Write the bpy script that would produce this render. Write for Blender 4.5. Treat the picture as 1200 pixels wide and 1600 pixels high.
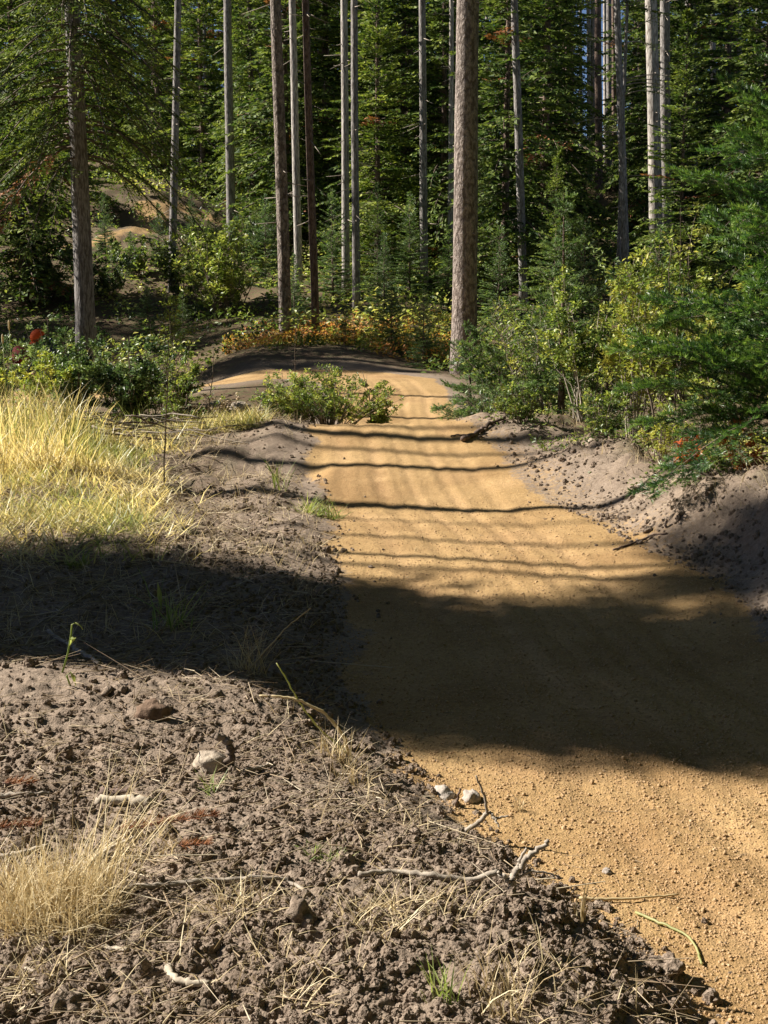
import bpy, math, random
import numpy as np
from mathutils import Vector, Matrix
R = math.radians
for o in list(bpy.data.objects): bpy.data.objects.remove(o)
C = bpy.context.scene
col = C.collection

# ------------------------------------------------------------------ camera, sky, sun, exposure
F = 2133.0                      # focal length in pixels of the 1200 x 1600 photograph
PITCH = math.atan(400/2133)
EYE = np.array([0.0, 0.0, 1.6])
cam_d = bpy.data.cameras.new('camera'); cam = bpy.data.objects.new('camera', cam_d); col.objects.link(cam)
cam_d.sensor_fit = 'VERTICAL'; cam_d.sensor_height = 36.0; cam_d.sensor_width = 27.0
cam_d.lens = 36.0*F/1600.0
cam_d.clip_start = 0.05; cam_d.clip_end = 2000
cam.location = EYE; cam.rotation_euler = (math.pi/2-PITCH, 0, 0)
C.camera = cam
C.render.resolution_x = 768; C.render.resolution_y = 1024
SUN_EL = R(38); SUN_AHEAD = R(14)          # sun stands on the left, a little ahead of the camera
sun_dir = Vector((-math.cos(SUN_AHEAD)*math.cos(SUN_EL), math.sin(SUN_AHEAD)*math.cos(SUN_EL), math.sin(SUN_EL)))
w = bpy.data.worlds.new('World'); C.world = w; w.use_nodes = True
nt = w.node_tree; nt.nodes.clear()
sky = nt.nodes.new('ShaderNodeTexSky'); sky.sky_type = 'NISHITA'; sky.sun_disc = False
sky.altitude = 2400; sky.air_density = 0.5; sky.sun_elevation = SUN_EL; sky.sun_rotation = math.atan2(sun_dir.x, sun_dir.y)
bgn = nt.nodes.new('ShaderNodeBackground'); bgn.inputs[1].default_value = 0.05
wo = nt.nodes.new('ShaderNodeOutputWorld')
nt.links.new(sky.outputs[0], bgn.inputs[0]); nt.links.new(bgn.outputs[0], wo.inputs[0])
sl = bpy.data.lights.new('sun', 'SUN'); sl.energy = 5.0; sl.angle = R(0.53); sl.color = (1.0, 0.93, 0.82)
so = bpy.data.objects.new('sun', sl); col.objects.link(so)
so.rotation_euler = sun_dir.to_track_quat('Z', 'Y').to_euler(); so.location = (-20, 5, 30)
C.view_settings.view_transform = 'Standard'; C.view_settings.look = 'None'
C.view_settings.exposure = 1.25; C.view_settings.gamma = 1.0
C.view_settings.use_curve_mapping = False
C.render.engine = 'CYCLES'

# ------------------------------------------------------------------ noise
def _h(ix, iy, seed):
    h = (ix.astype(np.int64)*374761393 + iy.astype(np.int64)*668265263 + seed*974711) & 0xffffffff
    h = ((h ^ (h >> 13))*1274126177) & 0xffffffff
    h = h ^ (h >> 16)
    return (h & 0xffffff)/float(0xffffff)
def vnoise(x, y, seed=0):
    ix = np.floor(x); iy = np.floor(y); fx = x-ix; fy = y-iy
    fx = fx*fx*(3-2*fx); fy = fy*fy*(3-2*fy)
    a = _h(ix, iy, seed); b = _h(ix+1, iy, seed); c = _h(ix, iy+1, seed); d = _h(ix+1, iy+1, seed)
    return (a*(1-fx)+b*fx)*(1-fy)+(c*(1-fx)+d*fx)*fy - 0.5
def fbm(x, y, s, octv=4, seed=0):
    r = 0; a = 1.0; x = x/s; y = y/s
    for i in range(octv):
        r = r+a*vnoise(x+17.3*i, y-9.1*i, seed+i); x = x*1.97+.03*y; y = y*2.03; a *= .5
    return r
def cell(x, y, s, seed=0):          # rounded lumps: 1 at a feature point, 0 far away
    x = x/s; y = y/s; ix = np.floor(x); iy = np.floor(y); best = np.zeros_like(x)
    for dx in (-1, 0, 1):
        for dy in (-1, 0, 1):
            jx = ix+dx; jy = iy+dy
            px = jx+_h(jx, jy, seed); py = jy+_h(jx, jy, seed+5)
            rr = .35+.5*_h(jx, jy, seed+9)
            d = ((x-px)**2+(y-py)**2)/(rr*rr)
            hgt = np.sqrt(np.clip(1-d, 0, 1))*rr
            best = np.maximum(best, hgt)
    return best
def sst(a, b, x):
    t = np.clip((x-a)/(b-a), 0, 1); return t*t*(3-2*t)
def curve(xs, ys, width=1.0):
    g = np.linspace(-60, 460, 5201); v = np.interp(g, xs, ys)
    k = np.exp(-np.linspace(-3, 3, int(width*6*5)|1)**2/2); k /= k.sum(); n = len(k)//2
    v2 = np.convolve(np.pad(v, n, mode='edge'), k, mode='valid')
    return lambda q: np.interp(q, g, v2)

# ------------------------------------------------------------------ terrain
TR = np.array([(2.2, -6, .9), (1.85, 0.5, .85), (1.68, 2.2, .83), (1.47, 3.1, .82), (1.05, 4.1, .88), (.76, 5.1, .90), (.72, 6.3, .93), (.54, 7.5, .80), (.42, 8.7, .72),
               (.20, 10.2, .72), (-.02, 11.3, .62), (-.02, 12.6, .62), (.12, 14.5, .62), (.10, 16.3, .66), (-.1, 17.6, .75), (-.75, 18.6, .8), (-1.7, 18.7, .8),
               (-2.7, 17.9, .75), (-3.9, 16.7, .7), (-5.6, 15.6, .7), (-8, 15.0, .7)])
TR2 = np.array([(-14, 33, .5), (-9.5, 35, .5), (-6.6, 38.0, .5), (-6.8, 41.0, .75), (-5.6, 42.6, .9), (-4.4, 43.2, .8), (-3.4, 43.6, .5)])
def trail_sd(x, y, T):
    best = np.full(x.shape, 1e9); off = np.zeros(x.shape); rel = np.full(x.shape, 1e9)
    for i in range(len(T)-1):
        ax, ay, aw = T[i]; bx, by, bw = T[i+1]
        dx, dy = bx-ax, by-ay; L2 = dx*dx+dy*dy
        t = np.clip(((x-ax)*dx+(y-ay)*dy)/L2, 0, 1)
        qx = x-(ax+t*dx); qy = y-(ay+t*dy); d = np.hypot(qx, qy)
        m = d < best
        best = np.where(m, d, best)
        side = np.sign(dx*qy-dy*qx)      # + = left of travel
        off = np.where(m, side*d, off)
        rel = np.where(m, d-(aw+t*(bw-aw)), rel)
    return off, rel                       # signed offset, distance outside the edge (negative on the trail)
zp = curve([-60, 0, 8, 8.9, 9.7, 10.4, 11.3, 12.2, 13.4, 15, 17.6, 18.6, 20, 23, 28, 400], [0, 0, 0, -.035, .06, .07, .25, .10, -.14, -.10, .04, .02, -.06, .0, .0, 0], .35)
zg = curve([-60, 8, 14, 17, 20, 24, 28, 32, 38, 45, 60, 90, 150, 400], [0, 0, -.02, -.02, .0, .22, .48, .8, 1.35, 2.3, 4.3, 8, 13, 25], 1.2)
zl = curve([-60, 8, 14, 17, 20, 24, 28, 32, 36, 39.5, 41.5, 44, 50, 60, 90, 150, 400], [0, 0, 0, -.15, -.45, -.4, .2, .9, 1.7, 2.55, 3.3, 3.65, 4.2, 5.2, 8.5, 13, 25], .9)
def trail_info(x, y):
    o1, r1 = trail_sd(x, y, TR); o2, r2 = trail_sd(x, y, TR2)
    return o1, r1, r2
def H(x, y, fine=True, info=None):
    x = np.asarray(x, float); y = np.asarray(y, float)
    o1, r1, r2 = info if info is not None else trail_info(x, y)
    lf = sst(-.08, -.17, x/np.maximum(y, 3)) * sst(15, 20, y)
    z = zg(y)*(1-lf)+zl(y)*lf
    near = 1-sst(.0, 1.6, r1)                       # rollers of the trail fade into the ground
    z = z + zp(y)*near
    left = (o1 > 0)
    # soil mound on the left in front
    m = sst(.0, .55, r1)*left*sst(5.15, 4.2, y+.10*np.clip(x+.3, -3, 3))*1.0
    z = z + m*.17
    z = z + left*sst(0, .35, r1)*.05*sst(14, 12, y)
    hol = np.exp(-((y-9.9)/.28)**2)*sst(-.35, -.6, x)*sst(-2.0, -1.5, x)
    z = z - .13*hol
    # right bank
    bk = sst(-.05, .62, r1+.25*fbm(x, y, .8, 2, 37))*(~left)*sst(2.5, 5.5, y)*sst(15.5, 13.0, y)
    z = z + bk*(np.interp(y, [7, 8.5, 9.5, 11, 13], [.35, .25, .16, .08, .05])+.02*np.clip(r1, 0, 4)) - (~left)*sst(15, 12, y)*sst(3, 6, y)*sst(-.5, 0, r1)*.0
    z = z + bk*(1-sst(11, 14, y))*(np.abs(fbm(x, y, .34, 3, 39))*.12-.03+cell(x, y, .16, 45)*.04)
    z = z + (~left)*sst(-.45, .0, r1)*.035*sst(15.5, 12.5, y)
    # berm round the far bend
    bm = (o1 < 0)*sst(-.6, 1.3, r1)*sst(3.6, 1.5, r1)*sst(16.8, 18.6, y)*sst(.6, -.8, x)
    z = z + bm*.17
    # ledge beside the upper trail
    z = z + sst(.0, 1.2, r2)*sst(6, 2, r2)*.1*sst(30, 34, y)
    ot = sst(.02, .30, r1)*sst(.02, .4, r2)         # 1 off the trail
    z = z + fbm(x, y, 9., 3, 3)*.7*sst(24, 60, y)
    z = z + fbm(x, y, 1.4, 3, 11)*.085*ot*(1-.8*(~left)*sst(4, 6, y)*sst(16, 14, y))
    if fine:
        d = np.clip(1-(y-2)/16, .0, 1)*sst(-.02, .16, r1+.10*fbm(x, y, .12, 3, 71))*sst(0, .3, r2)
        rough = .35+.65*sst(-.25, .3, fbm(x, y, .5, 2, 31))
        z = z + d*rough*(cell(x, y, .10, 41)*.021 + cell(x, y, .036, 43)*.013) + d*cell(x, y, .018, 47)*.008
        z = z + d*fbm(x, y, .07, 3, 53)*.014 + sst(5.5, 7, y)*sst(16, 13, y)*sst(.0, .3, r1)*np.where(left, 1., .45)*(fbm(x, y, .42, 4, 57)*.085+cell(x, y, .19, 59)*.025)
        z = z + sst(26, 32, y)*fbm(x, y, 1.2, 4, 58)*.30
        ontr = sst(.05, -.1, r1)
        z = z + ontr*(fbm(x, y, .6, 3, 61)*.022 + fbm(x, y, .05, 2, 63)*.0035 + cell(x, y, .016, 67)*.0030)
        wv = .05*np.sin(y*.9)+.03*np.sin(y*2.1+1)
        for off_, wd, dp in ((.25, .045, .007), (-.18, .035, .006), (-.42, .04, .0055), (.05, .03, .004), (.5, .05, .005)):
            q = (o1-off_-wv*(1+off_)); z = z - ontr*dp*np.exp(-(q/wd)**2)*(1+.3*np.sin(y*2*math.pi/.045)*(y < 6)) + ontr*dp*.5*np.exp(-((np.abs(q)-wd*1.9)/(wd*.7))**2)
    return z
def ray(px, py):
    x = (px-600)/F; v = (800-py)/F; c, s = math.cos(PITCH), math.sin(PITCH)
    return np.array([x, c+v*s, -s+v*c])
def at(px, py, Y):                # point seen at a photo pixel at a distance Y in front of the camera
    d = ray(px, py); return EYE+d*(Y/d[1])
def hit(px, py, off=0.0):
    d = ray(px, py); t = np.concatenate([np.linspace(1.5, 15, 1500), np.linspace(15, 90, 1500)])
    P = EYE[None]+d[None]*t[:, None]; k = np.argmax(P[:, 2] < H(P[:, 0], P[:, 1])+off)
    return P[k]
def gz(x, y): return float(H(np.array([x]), np.array([y]))[0])

# ------------------------------------------------------------------ materials
def mat(name):
    m = bpy.data.materials.new(name); m.use_nodes = True; n = m.node_tree.nodes; n.clear()
    out = n.new('ShaderNodeOutputMaterial'); b = n.new('ShaderNodeBsdfPrincipled')
    m.node_tree.links.new(b.outputs[0], out.inputs[0]); return m, n, m.node_tree.links, b, out
def ramp(n, stops, interp='LINEAR'):
    r = n.new('ShaderNodeValToRGB'); r.color_ramp.interpolation = interp; e = r.color_ramp.elements
    while len(e) < len(stops): e.new(.5)
    for i, (p, c) in enumerate(stops): e[i].position = p; e[i].color = (*c, 1)
    return r
def noise(n, l, vec, scale, detail=6, rough=.6, dist=0):
    t = n.new('ShaderNodeTexNoise'); t.inputs['Scale'].default_value = scale; t.inputs['Detail'].default_value = detail
    t.inputs['Roughness'].default_value = rough; t.inputs['Distortion'].default_value = dist
    if vec is not None: l.new(vec, t.inputs['Vector'])
    return t
def mixc(n, l, f, a, b, mode='MIX'):
    m = n.new('ShaderNodeMix'); m.data_type = 'RGBA'; m.blend_type = mode
    for s, v in ((m.inputs[0], f), (m.inputs[6], a), (m.inputs[7], b)):
        if hasattr(v, 'is_output') or hasattr(v, 'links'): l.new(v, s)
        elif isinstance(v, (int, float)): s.default_value = v
        else: s.default_value = (*v, 1)
    return m.outputs[2]
def bump(n, l, h, dist, strength=1.0, prev=None):
    b = n.new('ShaderNodeBump'); b.inputs['Distance'].default_value = dist; b.inputs['Strength'].default_value = strength
    l.new(h, b.inputs['Height'])
    if prev is not None: l.new(prev, b.inputs['Normal'])
    return b.outputs[0]
def mul(n, l, a, k, add=0.0):
    m = n.new('ShaderNodeMath'); m.operation = 'MULTIPLY_ADD'; l.new(a, m.inputs[0]); m.inputs[1].default_value = k; m.inputs[2].default_value = add; return m.outputs[0]

def ground_material():
    m, n, l, b, out = mat('earth')
    g = n.new('ShaderNodeNewGeometry'); pos = g.outputs['Position']
    at_ = n.new('ShaderNodeAttribute'); at_.attribute_name = 'trail'
    al = n.new('ShaderNodeAttribute'); al.attribute_name = 'litter'
    n1 = noise(n, l, pos, 2.2, 6, .6); n2 = noise(n, l, pos, 38, 5, .7); n3 = noise(n, l, pos, 210, 3, .6)
    oc = ramp(n, [(.28, (.27, .168, .072)), (.5, (.38, .25, .115)), (.74, (.48, .335, .17))]); l.new(n2.outputs['Fac'], oc.inputs[0])
    oc2 = ramp(n, [(.3, (.29, .185, .08)), (.7, (.45, .305, .15))]); l.new(n1.outputs['Fac'], oc2.inputs[0])
    ochre = mixc(n, l, .5, oc.outputs[0], oc2.outputs[0])
    sp = n.new('ShaderNodeTexVoronoi'); sp.inputs['Scale'].default_value = 150; l.new(pos, sp.inputs['Vector'])
    spr = ramp(n, [(0, (.55, .55, .55)), (.5, (.9, .9, .9)), (1, (1.3, 1.25, 1.2))]); l.new(sp.outputs['Color'], spr.inputs[0])
    ochre = mixc(n, l, .55, ochre, spr.outputs[0], 'MULTIPLY')
    ap = n.new('ShaderNodeAttribute'); ap.attribute_name = 'packed'
    ochre = mixc(n, l, ap.outputs['Fac'], ochre, mixc(n, l, 1.0, ochre, (1.16, 1.15, 1.22), 'MULTIPLY'))
    nb = noise(n, l, pos, .9, 5, .65); br = ramp(n, [(.36, (.74, .70, .68)), (.55, (1, 1, 1))]); l.new(nb.outputs['Fac'], br.inputs[0]); ochre = mixc(n, l, 1.0, ochre, br.outputs[0], 'MULTIPLY')
    so_ = ramp(n, [(.25, (.11, .080, .058)), (.5, (.22, .170, .130)), (.72, (.35, .282, .222))]); l.new(n2.outputs['Fac'], so_.inputs[0])
    so2 = ramp(n, [(.3, (.15, .112, .083)), (.7, (.30, .238, .185))]); l.new(n1.outputs['Fac'], so2.inputs[0])
    soil = mixc(n, l, .45, so_.outputs[0], so2.outputs[0])
    soil = mixc(n, l, .35, soil, spr.outputs[0], 'MULTIPLY')
    n4 = noise(n, l, pos, 9, 6, .7)
    li = ramp(n, [(.3, (.045, .030, .018)), (.48, (.12, .08, .05)), (.6, (.07, .075, .03)), (.75, (.20, .15, .09))]); l.new(n4.outputs['Fac'], li.inputs[0])
    c1 = mixc(n, l, al.outputs['Fac'], soil, li.outputs[0])
    # ragged border: noise pushes the trail mask about
    ad = n.new('ShaderNodeMath'); ad.operation = 'ADD'; l.new(at_.outputs['Fac'], ad.inputs[0])
    nn = noise(n, l, pos, 30, 4, .7); l.new(mul(n, l, nn.outputs['Fac'], .9, -.45), ad.inputs[1])
    rr = ramp(n, [(.38, (0, 0, 0)), (.62, (1, 1, 1))]); l.new(ad.outputs[0], rr.inputs[0])
    c = mixc(n, l, rr.outputs[0], c1, ochre)
    l.new(c, b.inputs['Base Color']); b.inputs['Roughness'].default_value = .95; b.inputs['Specular IOR Level'].default_value = .15
    bb = bump(n, l, n2.outputs['Fac'], .012, .55)
    bb = bump(n, l, n3.outputs['Fac'], .004, .7, bb)
    bb = bump(n, l, sp.outputs['Distance'], .003, .6, bb)
    l.new(bb, b.inputs['Normal'])
    return m
def simple(name, stops, rough=.8, nscale=20, attr=None, bumpd=0, spec=.3, transl=0, hue_obj=0, ttint=(1.45, 1.5, .85)):
    """colour from noise or from a per-leaf random attribute; optional translucency"""
    m, n, l, b, out = mat(name)
    g = n.new('ShaderNodeNewGeometry')
    t = noise(n, l, g.outputs['Position'], nscale, 5, .6)
    r = ramp(n, stops)
    if attr:
        a = n.new('ShaderNodeAttribute'); a.attribute_name = attr
        s = n.new('ShaderNodeMath'); s.operation = 'ADD'; l.new(mul(n, l, a.outputs['Fac'], .75), s.inputs[0])
        l.new(mul(n, l, t.outputs['Fac'], 1.0, -.38), s.inputs[1]); src = s.outputs[0]
    else: src = t.outputs['Fac']
    l.new(src, r.inputs[0]); c = r.outputs[0]
    if hue_obj:
        oi = n.new('ShaderNodeObjectInfo'); rr = ramp(n, [(0, (1-hue_obj, 1-hue_obj*.8, 1-hue_obj*.4)), (1, (1+hue_obj, 1+hue_obj*.7, 1))]); l.new(oi.outputs['Random'], rr.inputs[0])
        c = mixc(n, l, 1.0, c, rr.outputs[0], 'MULTIPLY')
    l.new(c, b.inputs['Base Color']); b.inputs['Roughness'].default_value = rough; b.inputs['Specular IOR Level'].default_value = spec
    if bumpd: l.new(bump(n, l, t.outputs['Fac'], bumpd, 1), b.inputs['Normal'])
    if transl:
        tr = n.new('ShaderNodeBsdfTranslucent'); c2 = mixc(n, l, 1.0, c, ttint, 'MULTIPLY'); l.new(c2, tr.inputs[0])
        mx = n.new('ShaderNodeMixShader'); mx.inputs[0].default_value = transl
        l.new(b.outputs[0], mx.inputs[1]); l.new(tr.outputs[0], mx.inputs[2]); l.new(mx.outputs[0], out.inputs[0])
    return m
def bark(name, dark, mid, light, vs=26, stretch=.35, bd=.02, fine=90):
    m, n, l, b, out = mat(name)
    tc = n.new('ShaderNodeTexCoord'); mp = n.new('ShaderNodeMapping'); mp.inputs['Scale'].default_value = (1, 1, stretch)
    l.new(tc.outputs['Object'], mp.inputs[0])
    v = n.new('ShaderNodeTexVoronoi'); v.inputs['Scale'].default_value = vs; v.feature = 'F1'
    nz = noise(n, l, mp.outputs[0], 14, 5, .6); ds = mixc(n, l, .12, mp.outputs[0], nz.outputs['Color'], 'ADD'); l.new(ds, v.inputs['Vector'])
    n2 = noise(n, l, mp.outputs[0], fine, 5, .7); n3 = noise(n, l, mp.outputs[0], 3.5, 4, .6)
    r = ramp(n, [(.22, dark), (.5, mid), (.78, light)]); l.new(n2.outputs['Fac'], r.inputs[0])
    r2 = ramp(n, [(.0, (1.2, 1.17, 1.15)), (.45, (.85, .83, .81)), (.72, (.3, .26, .24))]); l.new(v.outputs['Distance'], r2.inputs[0])
    r3 = ramp(n, [(.3, (.72, .70, .70)), (.7, (1.25, 1.2, 1.15))]); l.new(n3.outputs['Fac'], r3.inputs[0])
    c = mixc(n, l, .8, r.outputs[0], r2.outputs[0], 'MULTIPLY'); c = mixc(n, l, .8, c, r3.outputs[0], 'MULTIPLY')
    l.new(c, b.inputs['Base Color']); b.inputs['Roughness'].default_value = .9; b.inputs['Specular IOR Level'].default_value = .2
    inv = mul(n, l, v.outputs['Distance'], -1)
    l.new(bump(n, l, n2.outputs['Fac'], bd*.4, .8, bump(n, l, inv, bd, 1)), b.inputs['Normal'])
    return m
M = {}
M['earth'] = ground_material()
M['bark_pine'] = bark('pine_bark', (.13, .108, .098), (.31, .272, .25), (.56, .505, .46), 24, .5, .02)
M['bark_grey'] = bark('grey_bark', (.16, .152, .148), (.33, .322, .32), (.52, .51, .50), 40, .2, .008)
M['bark_brown'] = bark('brown_bark', (.10, .075, .062), (.22, .165, .14), (.36, .28, .24), 34, .3, .012)
M['bark_pale'] = bark('pale_bark', (.30, .29, .275), (.52, .50, .475), (.70, .68, .65), 40, .15, .008)
M['twig'] = simple('twig_wood', [(.3, (.09, .065, .05)), (.7, (.24, .19, .15))], .85, 30, bumpd=.002)
M['dead_twig'] = simple('dead_grey_wood', [(.3, (.20, .165, .13)), (.7, (.42, .365, .30))], .85, 40, bumpd=.003)
M['pale_wood'] = simple('bleached_wood', [(.3, (.30, .25, .19)), (.7, (.52, .45, .35))], .8, 40, bumpd=.003)
M['dark_wood'] = simple('damp_dark_wood', [(.3, (.06, .04, .032)), (.7, (.18, .125, .10))], .85, 40, bumpd=.004)
M['fir'] = simple('fir_needles', [(.2, (.014, .034, .011)), (.40, (.056, .10, .025)), (.62, (.16, .215, .05)), (.86, (.32, .37, .11))], .6, 1.3, 'v', spec=.15, transl=.26, hue_obj=.3)  # deep shade and sunlit tips are put into these needle colours
M['fir_bright'] = simple('young_fir_needles', [(.2, (.012, .036, .013)), (.48, (.05, .12, .03)), (.72, (.17, .28, .055)), (1, (.34, .44, .13))], .4, 3, 'v', spec=.5, transl=.3)
M['fir_blue'] = simple('small_fir_needles', [(.15, (.02, .05, .02)), (.45, (.08, .15, .05)), (.8, (.24, .33, .12))], .5, 4, 'v', spec=.35, transl=.3, hue_obj=.15)
M['pine'] = simple('pine_needles', [(.1, (.06, .10, .03)), (.5, (.14, .19, .05)), (.9, (.26, .29, .10))], .5, 3, 'v', spec=.35, transl=.3, hue_obj=.15)
M['rust'] = simple('rusty_dead_needles', [(.1, (.10, .04, .022)), (.5, (.25, .095, .042)), (.9, (.42, .19, .08))], .7, 30, 'v', transl=.15)
M['leaf_green'] = simple('shrub_leaves', [(.05, (.025, .05, .015)), (.35, (.08, .13, .03)), (.60, (.26, .32, .08)), (.85, (.50, .48, .14))], .45, 3, 'v', spec=.45, transl=.35)
M['leaf_dark'] = simple('dark_leaves', [(.05, (.015, .035, .013)), (.45, (.06, .11, .04)), (.85, (.28, .36, .15))], .4, 4, 'v', spec=.5, transl=.25)
M['leaf_yellow'] = simple('yellowing_leaves', [(.05, (.09, .15, .03)), (.35, (.24, .30, .06)), (.65, (.48, .45, .10)), (.92, (.60, .52, .22))], .5, 4, 'v', spec=.4, transl=.35)
M['leaf_red'] = simple('red_autumn_leaves', [(.05, (.25, .05, .025)), (.4, (.50, .12, .04)), (.75, (.60, .24, .09)), (.98, (.60, .42, .12))], .55, 6, 'v', transl=.35)
M['leaf_mix'] = simple('autumn_ground_leaves', [(.05, (.06, .11, .03)), (.3, (.20, .24, .05)), (.5, (.50, .33, .07)), (.7, (.58, .22, .07)), (.92, (.60, .36, .20))], .55, 2.0, 'v', transl=.35)
M['straw'] = simple('dry_straw', [(.05, (.30, .22, .12)), (.35, (.52, .41, .23)), (.7, (.66, .55, .33)), (.97, (.76, .67, .47))], .6, 2.5, 'v', spec=.35, transl=.25, ttint=(1.1, 1.05, .95))
M['grass'] = simple('yellow_green_grass', [(.06, (.22, .28, .09)), (.3, (.50, .48, .20)), (.55, (.74, .64, .33)), (.9, (.86, .79, .52))], .45, 1.8, 'v', spec=.5, transl=.45, ttint=(1.25, 1.15, .8))
M['green_grass'] = simple('green_blades', [(.05, (.12, .19, .045)), (.5, (.28, .33, .11)), (.95, (.48, .46, .24))], .5, 8, 'v', spec=.4, transl=.4)
M['litter'] = simple('dry_litter', [(.05, (.16, .11, .075)), (.45, (.34, .25, .16)), (.8, (.52, .43, .30)), (.97, (.66, .58, .44))], .8, 3, 'v', transl=.1)
M['rock'] = simple('grey_stone', [(.3, (.25, .21, .18)), (.7, (.45, .40, .35))], .85, 25, bumpd=.012)
M['rock_pale'] = simple('pale_stone', [(.3, (.26, .21, .16)), (.7, (.42, .355, .28))], .85, 30, bumpd=.012)
M['clod'] = simple('soil_clod', [(.3, (.11, .080, .058)), (.5, (.205, .158, .121)), (.72, (.34, .272, .214))], .95, 60, bumpd=.012, spec=.1)
M['clod_brown'] = simple('brown_clod', [(.3, (.10, .066, .045)), (.7, (.21, .145, .105))], .95, 40, bumpd=.01, spec=.1)
M['grit'] = simple('ochre_grit', [(.3, (.28, .175, .085)), (.5, (.39, .26, .14)), (.72, (.54, .39, .24))], .9, 60, bumpd=.004, spec=.15)
M['orange'] = simple('orange_cloth', [(.3, (.55, .07, .012)), (.7, (.70, .11, .02))], .8, 10)
M['navy'] = simple('navy_cloth', [(.3, (.02, .025, .07)), (.7, (.04, .05, .12))], .85, 10)
M['denim'] = simple('dark_trousers', [(.3, (.03, .03, .04)), (.7, (.05, .05, .06))], .85, 10)
M['skin'] = simple('skin', [(.3, (.50, .28, .20)), (.7, (.60, .36, .27))], .5, 10)
M['hair'] = simple('hair', [(.3, (.03, .02, .015)), (.7, (.07, .045, .03))], .6, 40)
M['maroon'] = simple('dark_red_cloth', [(.3, (.15, .015, .02)), (.7, (.24, .03, .03))], .8, 10)
M['boot'] = simple('dark_leather', [(.3, (.02, .015, .012)), (.7, (.05, .035, .025))], .5, 10)

# ------------------------------------------------------------------ mesh helpers
def mesh(name, V, T, attr=None, attr_name='v', smooth=False):
    V = np.asarray(V, np.float32); T = np.asarray(T, np.int32); k = T.shape[1]
    me = bpy.data.meshes.new(name)
    me.vertices.add(len(V)); me.vertices.foreach_set('co', V.ravel())
    me.loops.add(T.size); me.loops.foreach_set('vertex_index', T.ravel())
    me.polygons.add(len(T)); me.polygons.foreach_set('loop_start', np.arange(len(T), dtype=np.int32)*k)
    if smooth: me.polygons.foreach_set('use_smooth', np.ones(len(T), bool))
    if attr is not None:
        for nm, dat in (attr.items() if isinstance(attr, dict) else [(attr_name, attr)]):
            a = me.attributes.new(nm, 'FLOAT', 'POINT'); a.data.foreach_set('value', np.asarray(dat, np.float32))
    me.update(calc_edges=True); me.validate(); return me
def obj(name, me, m=None, parent=None, loc=None):
    if m is not None and len(me.materials) == 0: me.materials.append(m)
    o = bpy.data.objects.new(name, me); col.objects.link(o)
    if parent is not None: o.parent = parent
    if loc is not None: o.location = loc
    return o
def tag(o, label=None, cat=None, group=None, kind=None):
    if label: o['label'] = label
    if cat: o['category'] = cat
    if group: o['group'] = group
    if kind: o['kind'] = kind
    return o
def thing(name, label, cat, loc=(0, 0, 0), rz=0, group=None, sc=1.0):
    o = bpy.data.objects.new(name, None); col.objects.link(o); o.location = loc; o.rotation_euler = (0, 0, rz); o.scale = (sc, sc, sc)
    o.empty_display_size = .1
    return tag(o, label, cat, group)
class Geo:
    """collects triangles with a random value per piece"""
    def __init__(s): s.V = []; s.T = []; s.A = []; s.n = 0
    def add(s, V, T, A=None):
        V = np.asarray(V, float).reshape(-1, 3); T = np.asarray(T, int)
        s.V.append(V); s.T.append(T+s.n); s.A.append(np.full(len(V), .5) if A is None else np.broadcast_to(np.asarray(A, float), (len(V),))); s.n += len(V)
    def me(s, name, smooth=False):
        return mesh(name, np.concatenate(s.V), np.concatenate(s.T), np.concatenate(s.A), smooth=smooth)
def nrm(a): return a/np.maximum(np.linalg.norm(a, axis=-1, keepdims=True), 1e-9)
def tube(g, pts, rad, sides=6, val=.5, rng=None, cap=True):
    pts = np.asarray(pts, float); n = len(pts); rad = np.broadcast_to(np.asarray(rad, float), (n,))
    tan = nrm(np.gradient(pts, axis=0)); up = np.array([0, 0, 1.]) if abs(tan[0][2]) < .9 else np.array([1., 0, 0])
    a = nrm(np.cross(tan, up)); b = np.cross(tan, a)
    th = np.linspace(0, 2*math.pi, sides, endpoint=False)
    ring = pts[:, None]+rad[:, None, None]*(a[:, None]*np.cos(th)[None, :, None]+b[:, None]*np.sin(th)[None, :, None])
    if rng is not None: ring = ring+rng.normal(0, 1, ring.shape)*rad[:, None, None]*.10
    V = ring.reshape(-1, 3); T = []
    for i in range(n-1):
        for j in range(sides):
            k = (j+1) % sides; p = i*sides
            T += [(p+j, p+k, p+sides+k), (p+j, p+sides+k, p+sides+j)]
    if cap:
        V = np.vstack([V, pts[0], pts[-1]]); c0 = n*sides; c1 = c0+1
        for j in range(sides):
            k = (j+1) % sides; T += [(c0, k, j), (c1, (n-1)*sides+j, (n-1)*sides+k)]
    g.add(V, T, val)
def leaves(g, P, D, N, L, W, val, fold=.25, bend=0):
    """folded kite leaves: base P, along D, normal N"""
    D = nrm(D); S = nrm(np.cross(D, N)); N = nrm(np.cross(S, D)); L = np.asarray(L)[:, None]; W = np.asarray(W)[:, None]
    b = P; m = P+D*L*.45; t = P+D*L-N*L*bend
    V = np.stack([b, m+S*W*.5+N*W*fold, t, m-S*W*.5+N*W*fold], 1).reshape(-1, 3)
    i = np.arange(len(P))[:, None]*4
    T = np.concatenate([i+[0, 1, 2], i+[0, 2, 3]], 0)
    g.add(V, T, np.repeat(val, 4))
def needles(g, P, D, L, W, val, side=None, rng=None):
    D = nrm(D); r = rng.normal(size=D.shape) if side is None else side
    S = nrm(np.cross(D, r)); L = np.asarray(L).reshape(-1, 1); W = np.asarray(W).reshape(-1, 1)
    V = np.stack([P-S*W*.5, P+S*W*.5, P+D*L], 1).reshape(-1, 3); i = np.arange(len(P))[:, None]*3
    g.add(V, i+[0, 1, 2], np.repeat(val, 3))
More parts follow.
